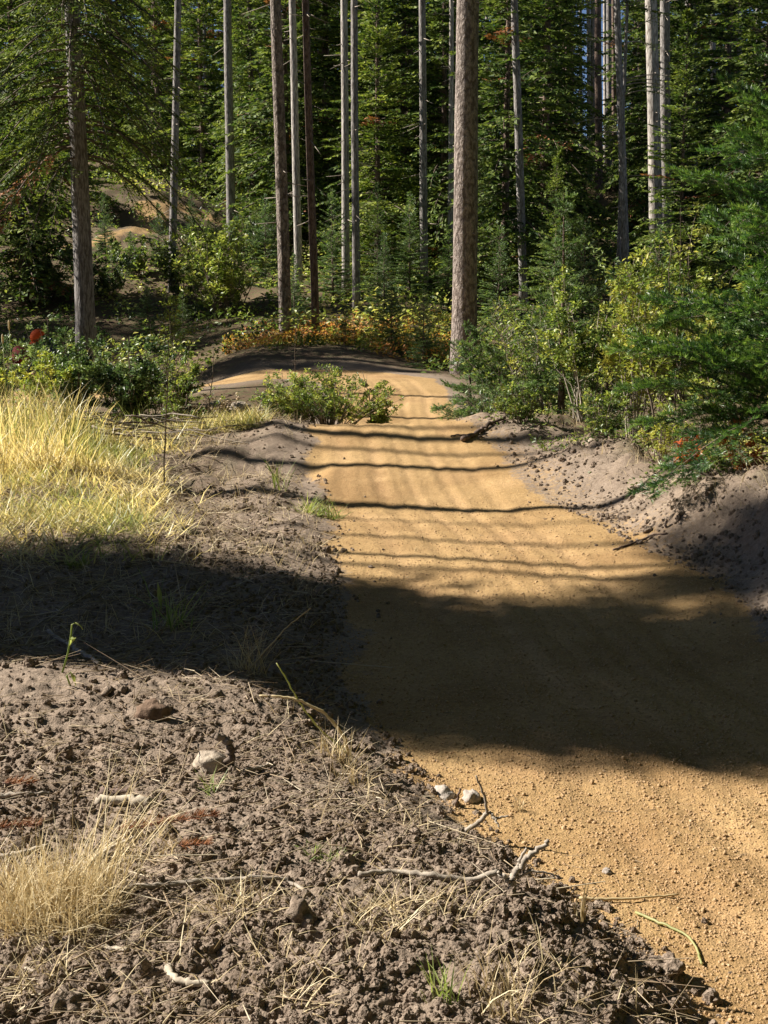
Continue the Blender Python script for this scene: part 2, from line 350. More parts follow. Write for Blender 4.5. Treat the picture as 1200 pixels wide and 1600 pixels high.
def blades(g, P, az, lean, L, W, val, curl=.6, rng=None):
    """grass: strip of three segments, leaning and curling over"""
    n = len(P); h = np.stack([np.cos(az), np.sin(az), np.zeros(n)], 1); up = np.array([0, 0, 1.])
    ang = np.asarray(lean); cur = np.asarray(curl)*np.ones(n); pts = [P]; p = P
    for k in range(3):
        d = h*np.sin(ang)[:, None]+up*np.cos(ang)[:, None]; p = p+d*(np.asarray(L)/3)[:, None]; pts.append(p); ang = ang+cur
    S = np.stack([-np.sin(az), np.cos(az), np.zeros(n)], 1)
    if rng is not None:
        q = rng.uniform(0, 6.28, n); S = np.stack([np.cos(q), np.sin(q), np.zeros(n)], 1)
    W = np.asarray(W)[:, None]*np.ones((n, 1))
    V = np.stack([pts[0]-S*W*.5, pts[0]+S*W*.5, pts[1]-S*W*.45, pts[1]+S*W*.45, pts[2]-S*W*.3, pts[2]+S*W*.3, pts[3]], 1).reshape(-1, 3)
    i = np.arange(n)[:, None]*7
    T = np.concatenate([i+[0, 1, 3], i+[0, 3, 2], i+[2, 3, 5], i+[2, 5, 4], i+[4, 5, 6]], 0)
    g.add(V, T, np.repeat(val, 7))
def sticks(g, P, D, L, W, val):
    """thin three-sided prisms lying about"""
    D = nrm(D); up = np.zeros_like(D); up[:, 2] = 1; S = nrm(np.cross(D, up)); U = np.cross(S, D)
    L = np.asarray(L)[:, None]; W = np.asarray(W)[:, None]
    off = [S*W*.5-U*W*.2, -S*W*.5-U*W*.2, U*W*.5]; a = [P+o for o in off]; b = [P+D*L+o*.6 for o in off]
    V = np.stack(a+b, 1).reshape(-1, 3); i = np.arange(len(P))[:, None]*6
    T = np.concatenate([i+t for t in ([0, 1, 4], [0, 4, 3], [1, 2, 5], [1, 5, 4], [2, 0, 3], [2, 3, 5])], 0)
    g.add(V, T, np.repeat(val, 6))
def lump(name, r, seed, sub=3, sc=(1, 1, .7), rough=.28, freq=1.6, jag=.08):
    import bmesh
    bm = bmesh.new(); bmesh.ops.create_icosphere(bm, subdivisions=sub, radius=1)
    from mathutils import noise as mn
    off = Vector((seed*3.7, seed*1.3, seed*7.1))
    for v in bm.verts:
        c = v.co.copy(); k = 1+rough*mn.noise(c*freq+off)*1.6+jag*mn.noise(c*6+off)
        v.co = Vector((c.x*sc[0], c.y*sc[1], c.z*sc[2]))*(k+(.05*mn.noise(c*14+off) if sub > 3 else 0)+(.10*mn.noise(c*5-off) if sub > 3 else 0))*r
    me = bpy.data.meshes.new(name); bm.to_mesh(me); bm.free()
    for p in me.polygons: p.use_smooth = sub > 2
    return me

# ------------------------------------------------------------------ the ground sheet and the trail
def build_ground():
    ys = [-60, -40, -28, -20, -14, -10, -7, -5, -3.5, -2.2, -1.2, -.4, .3, .8, 1.2, 1.5, 1.75]
    y = 1.95
    while y < 46:
        ys.append(y); y += max(.0052, min(y*y/(1365*1.6)*2.0, .045 if y < 13.5 else .065 if y < 24 else .16))
    while y < 430: ys.append(y); y *= 1.05
    ys = np.array(ys); nc = 480
    u = np.linspace(-1, 1, nc); e = 1+np.array([.03, .09, .2, .4, .8, 1.5, 2.6, 4.5, 7.5, 12, 20, 32])
    u = np.concatenate([-e[::-1], u, e])
    wd = np.where(ys > 0, .315*np.abs(ys)+.42, .5)
    outer = np.where(np.abs(u) > 1, np.sign(u)*(np.abs(u)-1), 0)
    X = np.clip(u, -1, 1)[None, :]*wd[:, None]+outer[None, :]*(np.maximum(3.0, wd*.6))[:, None]
    Y = np.broadcast_to(ys[:, None], X.shape).copy()
    jit = np.gradient(ys)[:, None]*.25
    Y = Y+jit*(_h(np.arange(X.size).reshape(X.shape), Y*0, 5)-.5)
    info = trail_info(X, Y); Z = H(X, Y, True, info)
    V = np.stack([X, Y, Z], -1).reshape(-1, 3)
    o1, r1, r2 = info
    wob = .16*fbm(X, Y, 1.1, 2, 80)+.13*fbm(X, Y, .30, 4, 81)+.06*fbm(X, Y, .06, 2, 83)
    bl = .08+.10*sst(5, 7, Y)
    tr = np.maximum(sst(bl, -bl, r1+wob), sst(.15, -.2, r2+wob))
    tr = np.maximum(tr, .44*sst(.7, .05, r1)*(o1 < 0)*sst(5.5, 7, Y)*sst(15, 13, Y))
    tr = tr*sst(14, 12, Y)+np.maximum(sst(.12, -.12, r1+wob*.8), .62*sst(.3, -.4, r2+wob*2))*(1-sst(14, 12, Y))
    lit = np.clip(sst(11.5, 16, Y)*sst(.1, .7, r1)*sst(.3, 1.0, r2)-.35*sst(1.6, .7, r1)*sst(17, 19, Y)*(o1 < 0), 0, 1)
    lit = np.maximum(lit, sst(.45, .85, r1)*(o1 < 0)*.85*sst(3, 6, Y))
    lit = np.maximum(lit, .35*sst(-.7, -1.3, X)*sst(6.5, 7.5, Y))
    pk = 0
    wv = .05*np.sin(Y*.9)+.03*np.sin(Y*2.1+1)
    for off_, wd_ in ((.25, .045), (-.18, .035), (-.42, .04), (.05, .03), (.5, .05)):
        pk = pk+np.exp(-((o1-off_-wv*(1+off_))/(wd_*1.2))**2)*np.clip(.5+1.6*fbm(X, Y, .8, 2, 88+int(off_*100)), 0, 1)
    pk = pk+.8*sst(.1, .5, fbm(X, Y, .7, 3, 87))
    ny, nx = X.shape
    i = np.arange(ny*nx).reshape(ny, nx); Q = np.stack([i[:-1, :-1], i[:-1, 1:], i[1:, 1:], i[1:, :-1]], -1).reshape(-1, 4)
    trf = tr.reshape(-1)[Q].mean(1) > .5
    cY = V[:, 1][Q].mean(1)
    for name, sel in (('ground', ~trf), ('trail', trf & (cY < 30)), ('hillside_trail', trf & (cY >= 30))):
        q = Q[sel]; used, inv = np.unique(q, return_inverse=True)
        o = obj(name, mesh(name, V[used], inv.reshape(-1, 4), {'trail': tr.reshape(-1)[used], 'litter': lit.reshape(-1)[used], 'packed': pk.reshape(-1)[used]}, smooth=True), M['earth'])
        o['kind'] = 'structure'
build_ground()

# loose grit and clods: thousands of grains, instanced on points over the real surface
def grains(name, P, S, m, label, cat, sub=1, seed=1, squash=.7, rough=.5):
    me = bpy.data.meshes.new(name); me.vertices.add(len(P)); me.vertices.foreach_set('co', np.asarray(P, np.float32).ravel())
    a = me.attributes.new('size', 'FLOAT', 'POINT'); a.data.foreach_set('value', np.asarray(S, np.float32))
    rng = np.random.default_rng(seed); rot = rng.uniform(0, 6.28, (len(P), 3)).astype(np.float32)
    a = me.attributes.new('turn', 'FLOAT_VECTOR', 'POINT'); a.data.foreach_set('vector', rot.ravel())
    o = obj(name, me)
    ng = bpy.data.node_groups.new(name+'_nodes', 'GeometryNodeTree'); ng.is_modifier = True
    ng.interface.new_socket('Geometry', in_out='INPUT', socket_type='NodeSocketGeometry'); ng.interface.new_socket('Geometry', in_out='OUTPUT', socket_type='NodeSocketGeometry')
    n = ng.nodes; l = ng.links
    gi = n.new('NodeGroupInput'); go = n.new('NodeGroupOutput')
    ico = n.new('GeometryNodeMeshIcoSphere'); ico.inputs['Radius'].default_value = 1; ico.inputs['Subdivisions'].default_value = sub+1
    sp = n.new('GeometryNodeSetPosition'); nz = n.new('ShaderNodeTexNoise'); nz.inputs['Scale'].default_value = 1.7; nz.inputs['Detail'].default_value = 5; nz.inputs['Roughness'].default_value = .6
    sb = n.new('ShaderNodeVectorMath'); sb.operation = 'SUBTRACT'; sb.inputs[1].default_value = (.5, .5, .5); l.new(nz.outputs['Color'], sb.inputs[0])
    sc = n.new('ShaderNodeVectorMath'); sc.operation = 'SCALE'; sc.inputs['Scale'].default_value = rough*2; l.new(sb.outputs[0], sc.inputs[0])
    l.new(ico.outputs[0], sp.inputs['Geometry']); l.new(sc.outputs[0], sp.inputs['Offset'])
    tf = n.new('GeometryNodeTransform'); tf.inputs['Scale'].default_value = (1, .85, squash); l.new(sp.outputs[0], tf.inputs[0])
    sm = n.new('GeometryNodeSetMaterial'); sm.inputs['Material'].default_value = m; l.new(tf.outputs[0], sm.inputs[0])
    iop = n.new('GeometryNodeInstanceOnPoints'); l.new(gi.outputs[0], iop.inputs['Points']); l.new(sm.outputs[0], iop.inputs['Instance'])
    a1 = n.new('GeometryNodeInputNamedAttribute'); a1.data_type = 'FLOAT'; a1.inputs['Name'].default_value = 'size'; l.new(a1.outputs['Attribute'], iop.inputs['Scale'])
    a2 = n.new('GeometryNodeInputNamedAttribute'); a2.data_type = 'FLOAT_VECTOR'; a2.inputs['Name'].default_value = 'turn'; l.new(a2.outputs['Attribute'], iop.inputs['Rotation'])
    l.new(iop.outputs[0], go.inputs[0])
    md = o.modifiers.new('grains', 'NODES'); md.node_group = ng
    return tag(o, label, cat, kind='stuff')
def scatter(n, seed, ymin, ymax, power=1.0, xr=None):
    """random places inside the fan the photograph looks into, thinner with distance"""
    rng = np.random.default_rng(seed); t = rng.uniform(0, 1, n)
    y = (ymin**(1-power)+t*(ymax**(1-power)-ymin**(1-power)))**(1/(1-power)) if abs(power-1) > .01 else ymin*(ymax/ymin)**t
    x = rng.uniform(-1, 1, n)*(.30*y+.25) if xr is None else rng.uniform(xr[0], xr[1], n)
    return rng, x, y
# grit on the trail
rng, x, y = scatter(95000, 21, 2.2, 9, 1.2); o1, r1, r2 = trail_info(x, y)
k = (r1 < .05-.25*np.abs(rng.normal(size=len(x)))*(rng.uniform(size=len(x)) < .2)); x, y = x[k], y[k]; s = rng.lognormal(math.log(.0026), .38, len(x)).clip(.0012, .009)
grains('trail_grit', np.stack([x, y, H(x, y)+s*.15], 1), s, M['grit'], 'loose ochre grit lying all over the packed trail', 'grit', 1, 2, .75, .35)
# clods on the turned soil
rng, x, y = scatter(60000, 22, 2.1, 9, 1.3); o1, r1, r2 = trail_info(x, y); dn = fbm(x, y, .5, 3, 91)
k = (r1 > .0) & (rng.uniform(size=len(x)) < .55+1.5*dn) & ~((o1 < 0) & (r1 > .8)); x, y = x[k], y[k]
s = rng.lognormal(math.log(.0036), .55, len(x)).clip(.0016, .015)
grains('soil_crumbs', np.stack([x, y, H(x, y)+s*.25], 1), s, M['clod'], 'dark crumbs of turned soil along both sides of the trail', 'soil', 2, 3, .8, .75)
rng, x, y = scatter(6500, 23, 2.1, 13, 1.2); o1, r1, r2 = trail_info(x, y)
k = (r1 > -.03) & ~((o1 < 0) & (r1 > .8)); k |= (r1 > -.22) & (rng.uniform(size=len(x)) < .05) & (o1 > 0); x, y = x[k], y[k]
s = rng.lognormal(math.log(.0064), .55, len(x)).clip(.003, .024)
grains('soil_clods', np.stack([x, y, H(x, y)+s*.2], 1), s, M['clod'], 'lumps of dark soil crumbled along the trail edges', 'soil', 2, 4, .75, .9)

rng, x, y = scatter(30000, 24, 5.6, 14.5, .6, None); o1, r1, r2 = trail_info(x, y)
k = (r1 > -.02) & ~((o1 < 0) & (r1 > .9)) & ~((o1 > 0) & (600+F*x/y < 215)) & (rng.uniform(size=len(x)) < .5+1.3*fbm(x, y, .6, 3, 93)); k |= (r1 > -.25) & (r1 < 0) & (rng.uniform(size=len(x)) < .035); x, y = x[k], y[k]
s = rng.lognormal(math.log(.0075), .5, len(x)).clip(.004, .038)
grains('bank_rubble', np.stack([x, y, H(x, y)+s*.12], 1), s, M['clod'], 'crumbled soil rubble over the banks farther along the trail', 'soil', 2, 6, .7, .8)
# ------------------------------------------------------------------ conifers
def conifer(seed, Ht, Rr, base, dz=.3, nb=5, tw=.11, sprig=.11, sw=.032, mode='sprig', droop=.35, up=.25, need=.024, nw=.0022, ndens=500, twl=.45, dead=0.0, conic=.75, bare=.12, tip=True):
    """returns crown, limbs and trunk meshes (and brown twigs when dead > 0)"""
    rng = np.random.default_rng(seed); wood = Geo(); P0 = []; D0 = []; L0 = []; N0 = []; B0 = []
    z = base
    while z < Ht-.02:
        u = (z-base)/(Ht-base); rad = Rr*(1-u)**conic+.04*Rr
        for b in range(max(3, int(nb*(.7+.3*(1-u))+rng.uniform(-.6, .6)))):
            L = rad*rng.uniform(.68, 1.12); az = rng.uniform(0, 6.283); zb = z+rng.uniform(-.45, .45)*dz
            if zb > Ht-.03: continue
            e0 = up*.6*(1-u)+1.0*u**1.5+rng.normal(0, .10 if mode == 'sprig' else .24); dr = droop*(1-u)*rng.uniform(.6, 1.3)
            t = np.linspace(0, 1, 7); h = np.array([math.cos(az), math.sin(az), 0]); sd = np.array([-h[1], h[0], 0])
            wob = rng.normal(0, .05)
            pts = h*(L*t)[:, None]*1.0+sd*(wob*L*t*t)[:, None]; pts[:, 2] = zb+L*(e0*t-dr*t*t*1.5+.22*dr*t**4)
            ok_dead = rng.uniform() < dead*(1-u)**2
            r0 = max(.004, .013*L)*(.9 if mode == 'sprig' else .55)
            tube(wood, pts, r0*(1-.85*t), 4 if mode == 'sprig' else 5, rng.uniform(), cap=False)
            m = max(4, int(L*(1-bare)/tw)); tt = np.linspace(bare, .99, m)+rng.uniform(-.3, .3, m)/m*.6; tt = tt.clip(.03, .995)
            pp = np.stack([np.interp(tt, t, pts[:, k]) for k in range(3)], 1); tg = nrm(np.stack([np.interp(tt, t, np.gradient(pts[:, k])) for k in range(3)], 1))
            for sg in (1, -1):
                l = (twl*L*(1-tt)*1.0+.10*min(1, L)+.03)*rng.uniform(.6, 1.15, m); l = np.minimum(l, .6)
                ang = rng.uniform(.7, 1.05, m)*sg
                d = tg*np.cos(ang)[:, None]+nrm(np.cross(np.array([0, 0, 1.]), tg))*np.sin(ang)[:, None]; d[:, 2] -= rng.uniform(0, .35, m)*droop*1.2 if mode == 'sprig' else rng.normal(.05, .26, m)
                P0.append(pp); D0.append(nrm(d)); L0.append(l); N0.append(nrm(np.cross(tg, d)*sg)); B0.append(np.full(m, (rng.uniform(.25, .8) if not ok_dead else -1)))
            P0.append(pts[-2:-1]); D0.append(nrm(pts[-1:]-pts[-2:-1])); L0.append(np.array([L/6+.05])); N0.append(np.array([[0, 0, 1.]])); B0.append(np.array([.8 if not ok_dead else -1]))
        z += dz*(1-.35*u)
    P = np.concatenate(P0); D = np.concatenate(D0); L = np.concatenate(L0); N = np.concatenate(N0); B = np.concatenate(B0)
    if tip:
        P = np.vstack([P, [0, 0, Ht-.25*min(1, Ht/4)]]); D = np.vstack([D, [0, 0, 1.]]); L = np.append(L, .3*min(1, Ht/4)); N = np.vstack([N, [1., 0, 0]]); B = np.append(B, .8)
    if mode == 'needle':
        q = []
        for f_ in (.3, .5, .7):
            for sg in (1, -1):
                k = rng.uniform(size=len(P)) < .75; sd = nrm(np.cross(N, D))[k]*sg; d2 = D[k]*.75+sd*.6; d2[:, 2] += rng.normal(.05, .28, len(d2))
                q.append((P[k]+D[k]*(L[k]*f_)[:, None], nrm(d2), (L[k]*.42*(1.1-f_*.5)+.02), nrm(N[k]+rng.normal(0, .3, d2.shape)), B[k]))
        P = np.vstack([P]+[a[0] for a in q]); D = np.vstack([D]+[a[1] for a in q]); L = np.concatenate([L]+[a[2] for a in q]); N = np.vstack([N]+[a[3] for a in q]); B = np.concatenate([B]+[a[4] for a in q])
    green, brown = Geo(), Geo()
    for g, sel in ((green, B >= 0), (brown, B < 0)):
        if not sel.any(): continue
        p, d, l, nn, b = P[sel], D[sel], L[sel], N[sel], np.abs(B[sel])
        if mode == 'sprig':
            cnt = np.maximum(2, (l/(sprig*.42)).astype(int)); ix = np.repeat(np.arange(len(p)), cnt); f = np.concatenate([(np.arange(c)+.5)/c for c in cnt])
            sgn = np.where(np.arange(len(ix)) % 2, 1., -1.); side = nrm(np.cross(nn[ix], d[ix]))*sgn[:, None]
            q = p[ix]+d[ix]*(l[ix]*f)[:, None]; a = rng.uniform(.35, .8, len(ix))[:, None]
            dd = d[ix]*np.cos(a)+side*np.sin(a)+rng.normal(0, .22, q.shape); ll = sprig*rng.uniform(.6, 1.2, len(ix))*(1.1-.4*f)
            val = np.clip(b[ix]*.45+.35*f+rng.uniform(-.12, .25, len(ix)), 0, 1)  # painted lighter towards the twig tips, as if sunlit
            S = nrm(np.cross(nrm(dd), nn[ix]+rng.normal(0, .75, q.shape))); dd = nrm(dd); w_ = (sw*rng.uniform(.7, 1.3, len(ix)))[:, None]
            V = np.stack([q-S*w_*.5, q+S*w_*.5, q+dd*ll[:, None]], 1).reshape(-1, 3)
            g.add(V, np.arange(len(ix))[:, None]*3+[0, 1, 2], np.repeat(val, 3))
        else:
            cnt = np.maximum(6, (l*ndens).astype(int)); ix = np.repeat(np.arange(len(p)), cnt); f = rng.uniform(0, 1, len(ix))
            q = p[ix]+d[ix]*(l[ix]*f)[:, None]; side = nrm(np.cross(nn[ix], d[ix])); th = rng.uniform(-.5, math.pi+.5, len(ix))[:, None]
            rd = side*np.cos(th)+nn[ix]*np.sin(th)*.8; dd = d[ix]*.75+rd*.85
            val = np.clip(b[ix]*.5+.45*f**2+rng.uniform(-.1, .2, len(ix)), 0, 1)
            needles(g, q, dd, need*rng.uniform(.7, 1.2, len(ix)), np.full(len(ix), nw), val, side=np.cross(rd, d[ix])+rng.normal(0, .3, q.shape), rng=rng)
            for a_ in range(len(p)) if g is green else ():
                pass
    # twig stalks
    S = nrm(np.cross(D, N)); wv = (.004 if mode == 'sprig' else .0022)
    V = np.stack([P-N*wv, P+N*wv, P+D*L[:, None]*.92], 1).reshape(-1, 3); wood.add(V, np.arange(len(P))[:, None]*3+[0, 1, 2], .5)
    return green, wood, (brown if brown.n else None)
def trunk_geo(Ht, r, seed, sides=14, seg=26, flare=.35, wob=.02, top=.15, lean=(0, 0)):
    rng = np.random.default_rng(seed); g = Geo(); z = np.linspace(-.25, Ht, seg); t = np.clip(z/Ht, 0, 1)
    rad = r*(1-(1-top)*t**1.1)*(1+flare*np.exp(-np.clip(z, 0, None)/(r*2.2)))
    wx = wob*np.sin(z*1.1+rng.uniform(0, 6))*t; wy = wob*np.cos(z*.9+rng.uniform(0, 6))*t
    pts = np.stack([lean[0]*t+wx, lean[1]*t+wy, z], 1)
    tube(g, pts, rad, sides, .5, None); V = g.V[0]; a = np.arctan2(V[:, 1], V[:, 0])
    V[:-2] += np.stack([np.cos(a), np.sin(a), 0*a], 1)[:-2]*(r*.05*vnoise(a*2.2+9, V[:, 2]*2.2, seed))[:-2, None]
    return g
# ---- shared crowns, built once
PROTO = {}
def proto(key, **kw):
    g, wd, br = conifer(**kw)
    PROTO[key] = (g.me('fir_crown'), wd.me('fir_limbs'), br.me('dead_foliage') if br else None, kw)
proto('spruce', seed=11, Ht=17, Rr=1.85, base=3.5, dz=.22, nb=7, tw=.095, sprig=.10, sw=.030, droop=.6, up=.05, dead=.04, conic=.55, bare=.2)
proto('fir_a', seed=12, Ht=10, Rr=1.6, base=.35, dz=.24, nb=7, tw=.13, sprig=.15, sw=.065, droop=.35, up=.15, conic=.8, dead=.02)
proto('fir_b', seed=13, Ht=13, Rr=1.65, base=.7, dz=.26, nb=8, tw=.14, sprig=.16, sw=.07, droop=.5, up=.1, conic=.7, dead=.03)
proto('fir_c', seed=14, Ht=7, Rr=1.5, base=.2, dz=.22, nb=6, tw=.12, sprig=.13, sw=.055, droop=.25, up=.25, conic=.85)
proto('young', seed=15, Ht=2.6, Rr=.72, base=.1, dz=.12, nb=6, tw=.05, sprig=.055, sw=.02, droop=.12, up=.35, conic=.9, bare=.08)
proto('young_b', seed=16, Ht=1.5, Rr=.55, base=.06, dz=.10, nb=6, tw=.045, sprig=.05, sw=.018, droop=.1, up=.35, conic=.9, bare=.08)
# lodgepole crowns stand above the picture: tufts on up-curved limbs
proto('pine', seed=17, Ht=8, Rr=1.05, base=.2, dz=.42, nb=5, tw=.16, sprig=.16, sw=.05, droop=.2, up=.2, conic=.6, bare=.3)
EXTRA = {}
def dup_mesh_child(name, me, parent, m, loc=(0, 0, 0), sc=1.0, rz=0):
    if len(me.materials) == 0: me.materials.append(m)
    o = bpy.data.objects.new(name, me); col.objects.link(o); o.parent = parent; o.location = loc; o.scale = (sc, sc, sc); o.rotation_euler = (0, 0, rz); return o
_tr = {}
def fir(kind, x, y, height, label, cat='conifer', seed=0, group=None, m='fir', bk='bark_brown', wide=1.0, name='fir_tree', zoff=0.0, rz=None):
    crown, limbs, br, kw = PROTO[kind]; s = height/kw['Ht']; z = gz(x, y)+zoff
    rz = (seed*2.399) % 6.283 if rz is None else rz
    t = thing(name, label, cat, (x, y, z-.02), rz, group); t.scale = (s*wide, s*wide, s)
    key = (kind, bk)
    if key not in _tr:
        _tr[key] = trunk_geo(kw['Ht'], .0072*kw['Ht']+.01 if kind != 'spruce' else .155, 5+len(_tr), 10, 14, top=.08).me('fir_trunk', smooth=True); _tr[key].materials.append(M[bk])
    dup_mesh_child('trunk', _tr[key], t, M[bk])
    c = crown
    if m != 'fir':
        k2 = (kind, m)
        if k2 not in EXTRA: EXTRA[k2] = crown.copy(); EXTRA[k2].materials.clear(); EXTRA[k2].materials.append(M[m])
        c = EXTRA[k2]
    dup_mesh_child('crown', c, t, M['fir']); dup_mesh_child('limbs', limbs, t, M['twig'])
    if br is not None: tag(dup_mesh_child('dead_foliage', br, t, M['rust']), 'rusty brown dead sprays')
    return t

# ---- tall bare trunks: (label, px at top, px at base, base y, width px, distance, bark, crown base height)
TALL = [
 ('thick scaly tan pine trunk beside the trail, right of centre', 731, 725, 572, 38, 19.0, 'bark_pine', 11),
 ('rough grey-brown pine trunk behind orange ground plants, thicker of the close pair', 431, 447, 530, 19, 23.5, 'bark_pine', 10),
 ('slender reddish brown trunk standing in orange ground plants, right partner of a thicker rough trunk', 477, 494, 530, 12, 23.5, 'bark_brown', 10),
 ('slim grey trunk leaning slightly right, foot in front of the shaded hillside dirt', 277, 268, 432, 12, 31, 'bark_grey', 12),
 ('smooth pale grey trunk growing in front of the sunlit dirt ledge on the hill', 355, 361, 345, 14, 37, 'bark_grey', 12),
 ('thin pale trunk just behind the close pair of rough trunks', 458, 466, 338, 12, 32, 'bark_pale', 12),
 ('slim grey pole-like trunk in the middle, right one of two almost touching', 553, 557, 487, 12, 27.5, 'bark_grey', 11),
 ('thin pale trunk close beside and behind a taller grey pole in the middle', 538, 540, 330, 12, 31, 'bark_pale', 12),
 ('dark slender trunk in the shade between the grey pole and the thick tan pine', 660, 663, 440, 12, 32, 'bark_grey', 12),
 ('very thin white trunk just left of the thick tan pine', 706, 704, 340, 8, 33, 'bark_pale', 12),
 ('mottled thin trunk with sunlit patches just right of the thick tan pine', 805, 819, 455, 13, 29, 'bark_grey', 10),
 ('straight brown trunk far back left of the cluster of distant poles', 890, 894, 300, 14, 50, 'bark_brown', 12),
 ('thin pine trunk with tufted branches among the right-hand firs', 968, 981, 425, 13, 29, 'bark_grey', 6),
 ('thick pale trunk with bright white sunlit side, left of two grown together', 1021, 1029, 400, 21, 31, 'bark_pale', 11),
 ('grey trunk pressed against the right side of the bright white trunk', 1041, 1044, 400, 17, 32, 'bark_grey', 11),
 ('wide grey trunk fading into a dark fir at the upper right', 1083, 1084, 330, 20, 38, 'bark_grey', 12),
 ('thin trunk second from the right edge of the forest', 1117, 1121, 300, 10, 45, 'bark_grey', 12),
 ('pale thin trunk nearest the right edge above the bright green fir', 1160, 1164, 330, 11, 36, 'bark_pale', 12),
 ('slim dark trunk between the bright white trunk and the thin tufted pine', 1000, 1003, 300, 7, 52, 'bark_brown', 12),
 ('thin grey trunk at the top between tan pine and mottled trunk', 830, 834, 300, 7, 48, 'bark_grey', 12),
]
far_px = [(918, 7, 62), (925, 9, 66), (934, 12, 58), (943, 7, 70), (950, 10, 64), (958, 8, 60), (905, 6, 68), (1012, 6, 66), (880, 6, 64), (867, 7, 58), (1098, 6, 60), (1140, 7, 58), (598, 5, 58), (628, 6, 55), (512, 6, 52), (398, 6, 58), (320, 6, 60), (240, 7, 55), (760, 6, 60), (1185, 7, 50), (782, 5, 66)]
FAR_LABELS = ['leftmost pole of the distant cluster right of the straight brown trunk', 'second pole from the left in the distant cluster of thin trunks', 'widest dark pole in the middle of the distant cluster', 'thin pale pole right of the widest pole in the distant cluster',
 'second-widest pole in the right half of the distant cluster', 'rightmost thin pole of the distant cluster beside the tufted pine', 'thin distant pole immediately right of the straight brown trunk', 'thin far pole just left of the bright white trunk',
 'thin far pole just left of the straight brown trunk', 'far thin pole midway between mottled trunk and straight brown trunk', 'far thin pole between the wide grey trunk and the next slim trunk', 'far thin pole left of the pale trunk nearest the right edge',
 'far thin pole between the central grey pole and dark slender trunk', 'far thin pole just left of the dark slender trunk', 'far thin pole right of the slender reddish brown trunk', 'far thin pole left of the rough grey-brown trunk',
 'far thin pole between the slim leaning and the smooth grey trunks', 'far thin pole right of the drooping spruce', 'far thin pole close behind the right side of the thick tan pine', 'far thin pole at the extreme right edge of the forest', 'far thin pole left of the mottled thin trunk']
def tall(label, pt, pb, yb, wpx, Y, bk, cb, name='pine_tree', group=None, i=0):
    b = at(pb, yb, Y); zb = gz(b[0], Y); top = at(pt, 0, Y); r = wpx/2133*Y/2*1.03
    Hh = cb+7+(i % 3); k = (Hh)/(top[2]-b[2]) ; lean = ((top[0]-b[0])*k, 0)
    t = thing(name, label, 'tree', (b[0], Y, zb), 0, group)
    big = wpx > 17
    obj('trunk', trunk_geo(Hh, r, 30+i, 28 if big else 12, 46 if big else 24, flare=.18 if wpx != 38 else .22, wob=.02, top=.35, lean=lean).me('pine_trunk', smooth=True), M[bk], t)
    f = cb/Hh
    for nm, me, mm in (('crown', PROTO['pine'][0], M['fir']), ('limbs', PROTO['pine'][1], M['twig'])):
        dup_mesh_child(nm, me, t, mm, (lean[0]*f, 0, cb), (Hh-cb)/8*1.02, i*1.3)
    # dead branch stubs
    rng = np.random.default_rng(300+i); g = Geo()
    for q in range(int(rng.integers(10, 22))):
        z = rng.uniform(1.2, 7.0); a = rng.uniform(0, 6.28); l = rng.uniform(.08, .5) if wpx < 30 else rng.uniform(.03, .08); f2 = z/Hh
        p = np.array([lean[0]*f2, 0, z]); d = np.array([math.cos(a), math.sin(a), rng.uniform(-.5, .1)])
        tube(g, [p+d*r*.7, p+d*(r+l*.5)+[0, 0, -.01], p+d*(r+l)+[0, 0, -.03*l]], [.010, .007, .003], 4)
    obj('dead_stubs', g.me('stubs'), M['dead_twig'], t)['kind'] = 'stuff'
    return t
for i, a in enumerate(TALL): tall(*a, i=i)
for i, (px, wpx, Y) in enumerate(far_px):
    tall(FAR_LABELS[i], px, px+2, 320, wpx, Y, ('bark_pale', 'bark_grey', 'bark_brown')[i % 3], 13, group='distant thin trunks', i=40+i)

g_, w_, _ = conifer(77, 8.2, 1.25, 3.7, dz=.55, nb=3, tw=.10, sprig=.15, sw=.022, droop=.3, up=.5, conic=.25, bare=.5, twl=.3)
b_ = at(981, 425, 29); t_ = thing('pine_tree', 'pine with loose yellow-green needle tufts beside the thin trunk at the upper right', 'tree', (b_[0]-.15, 29.3, gz(b_[0], 29.3)))
obj('crown', g_.me('pine_tufts'), M['pine'], t_); obj('limbs', w_.me('pine_limbs'), M['dead_twig'], t_); obj('trunk', trunk_geo(9, .05, 71, 10, 16, top=.4).me('pine_trunk', smooth=True), M['bark_grey'], t_)
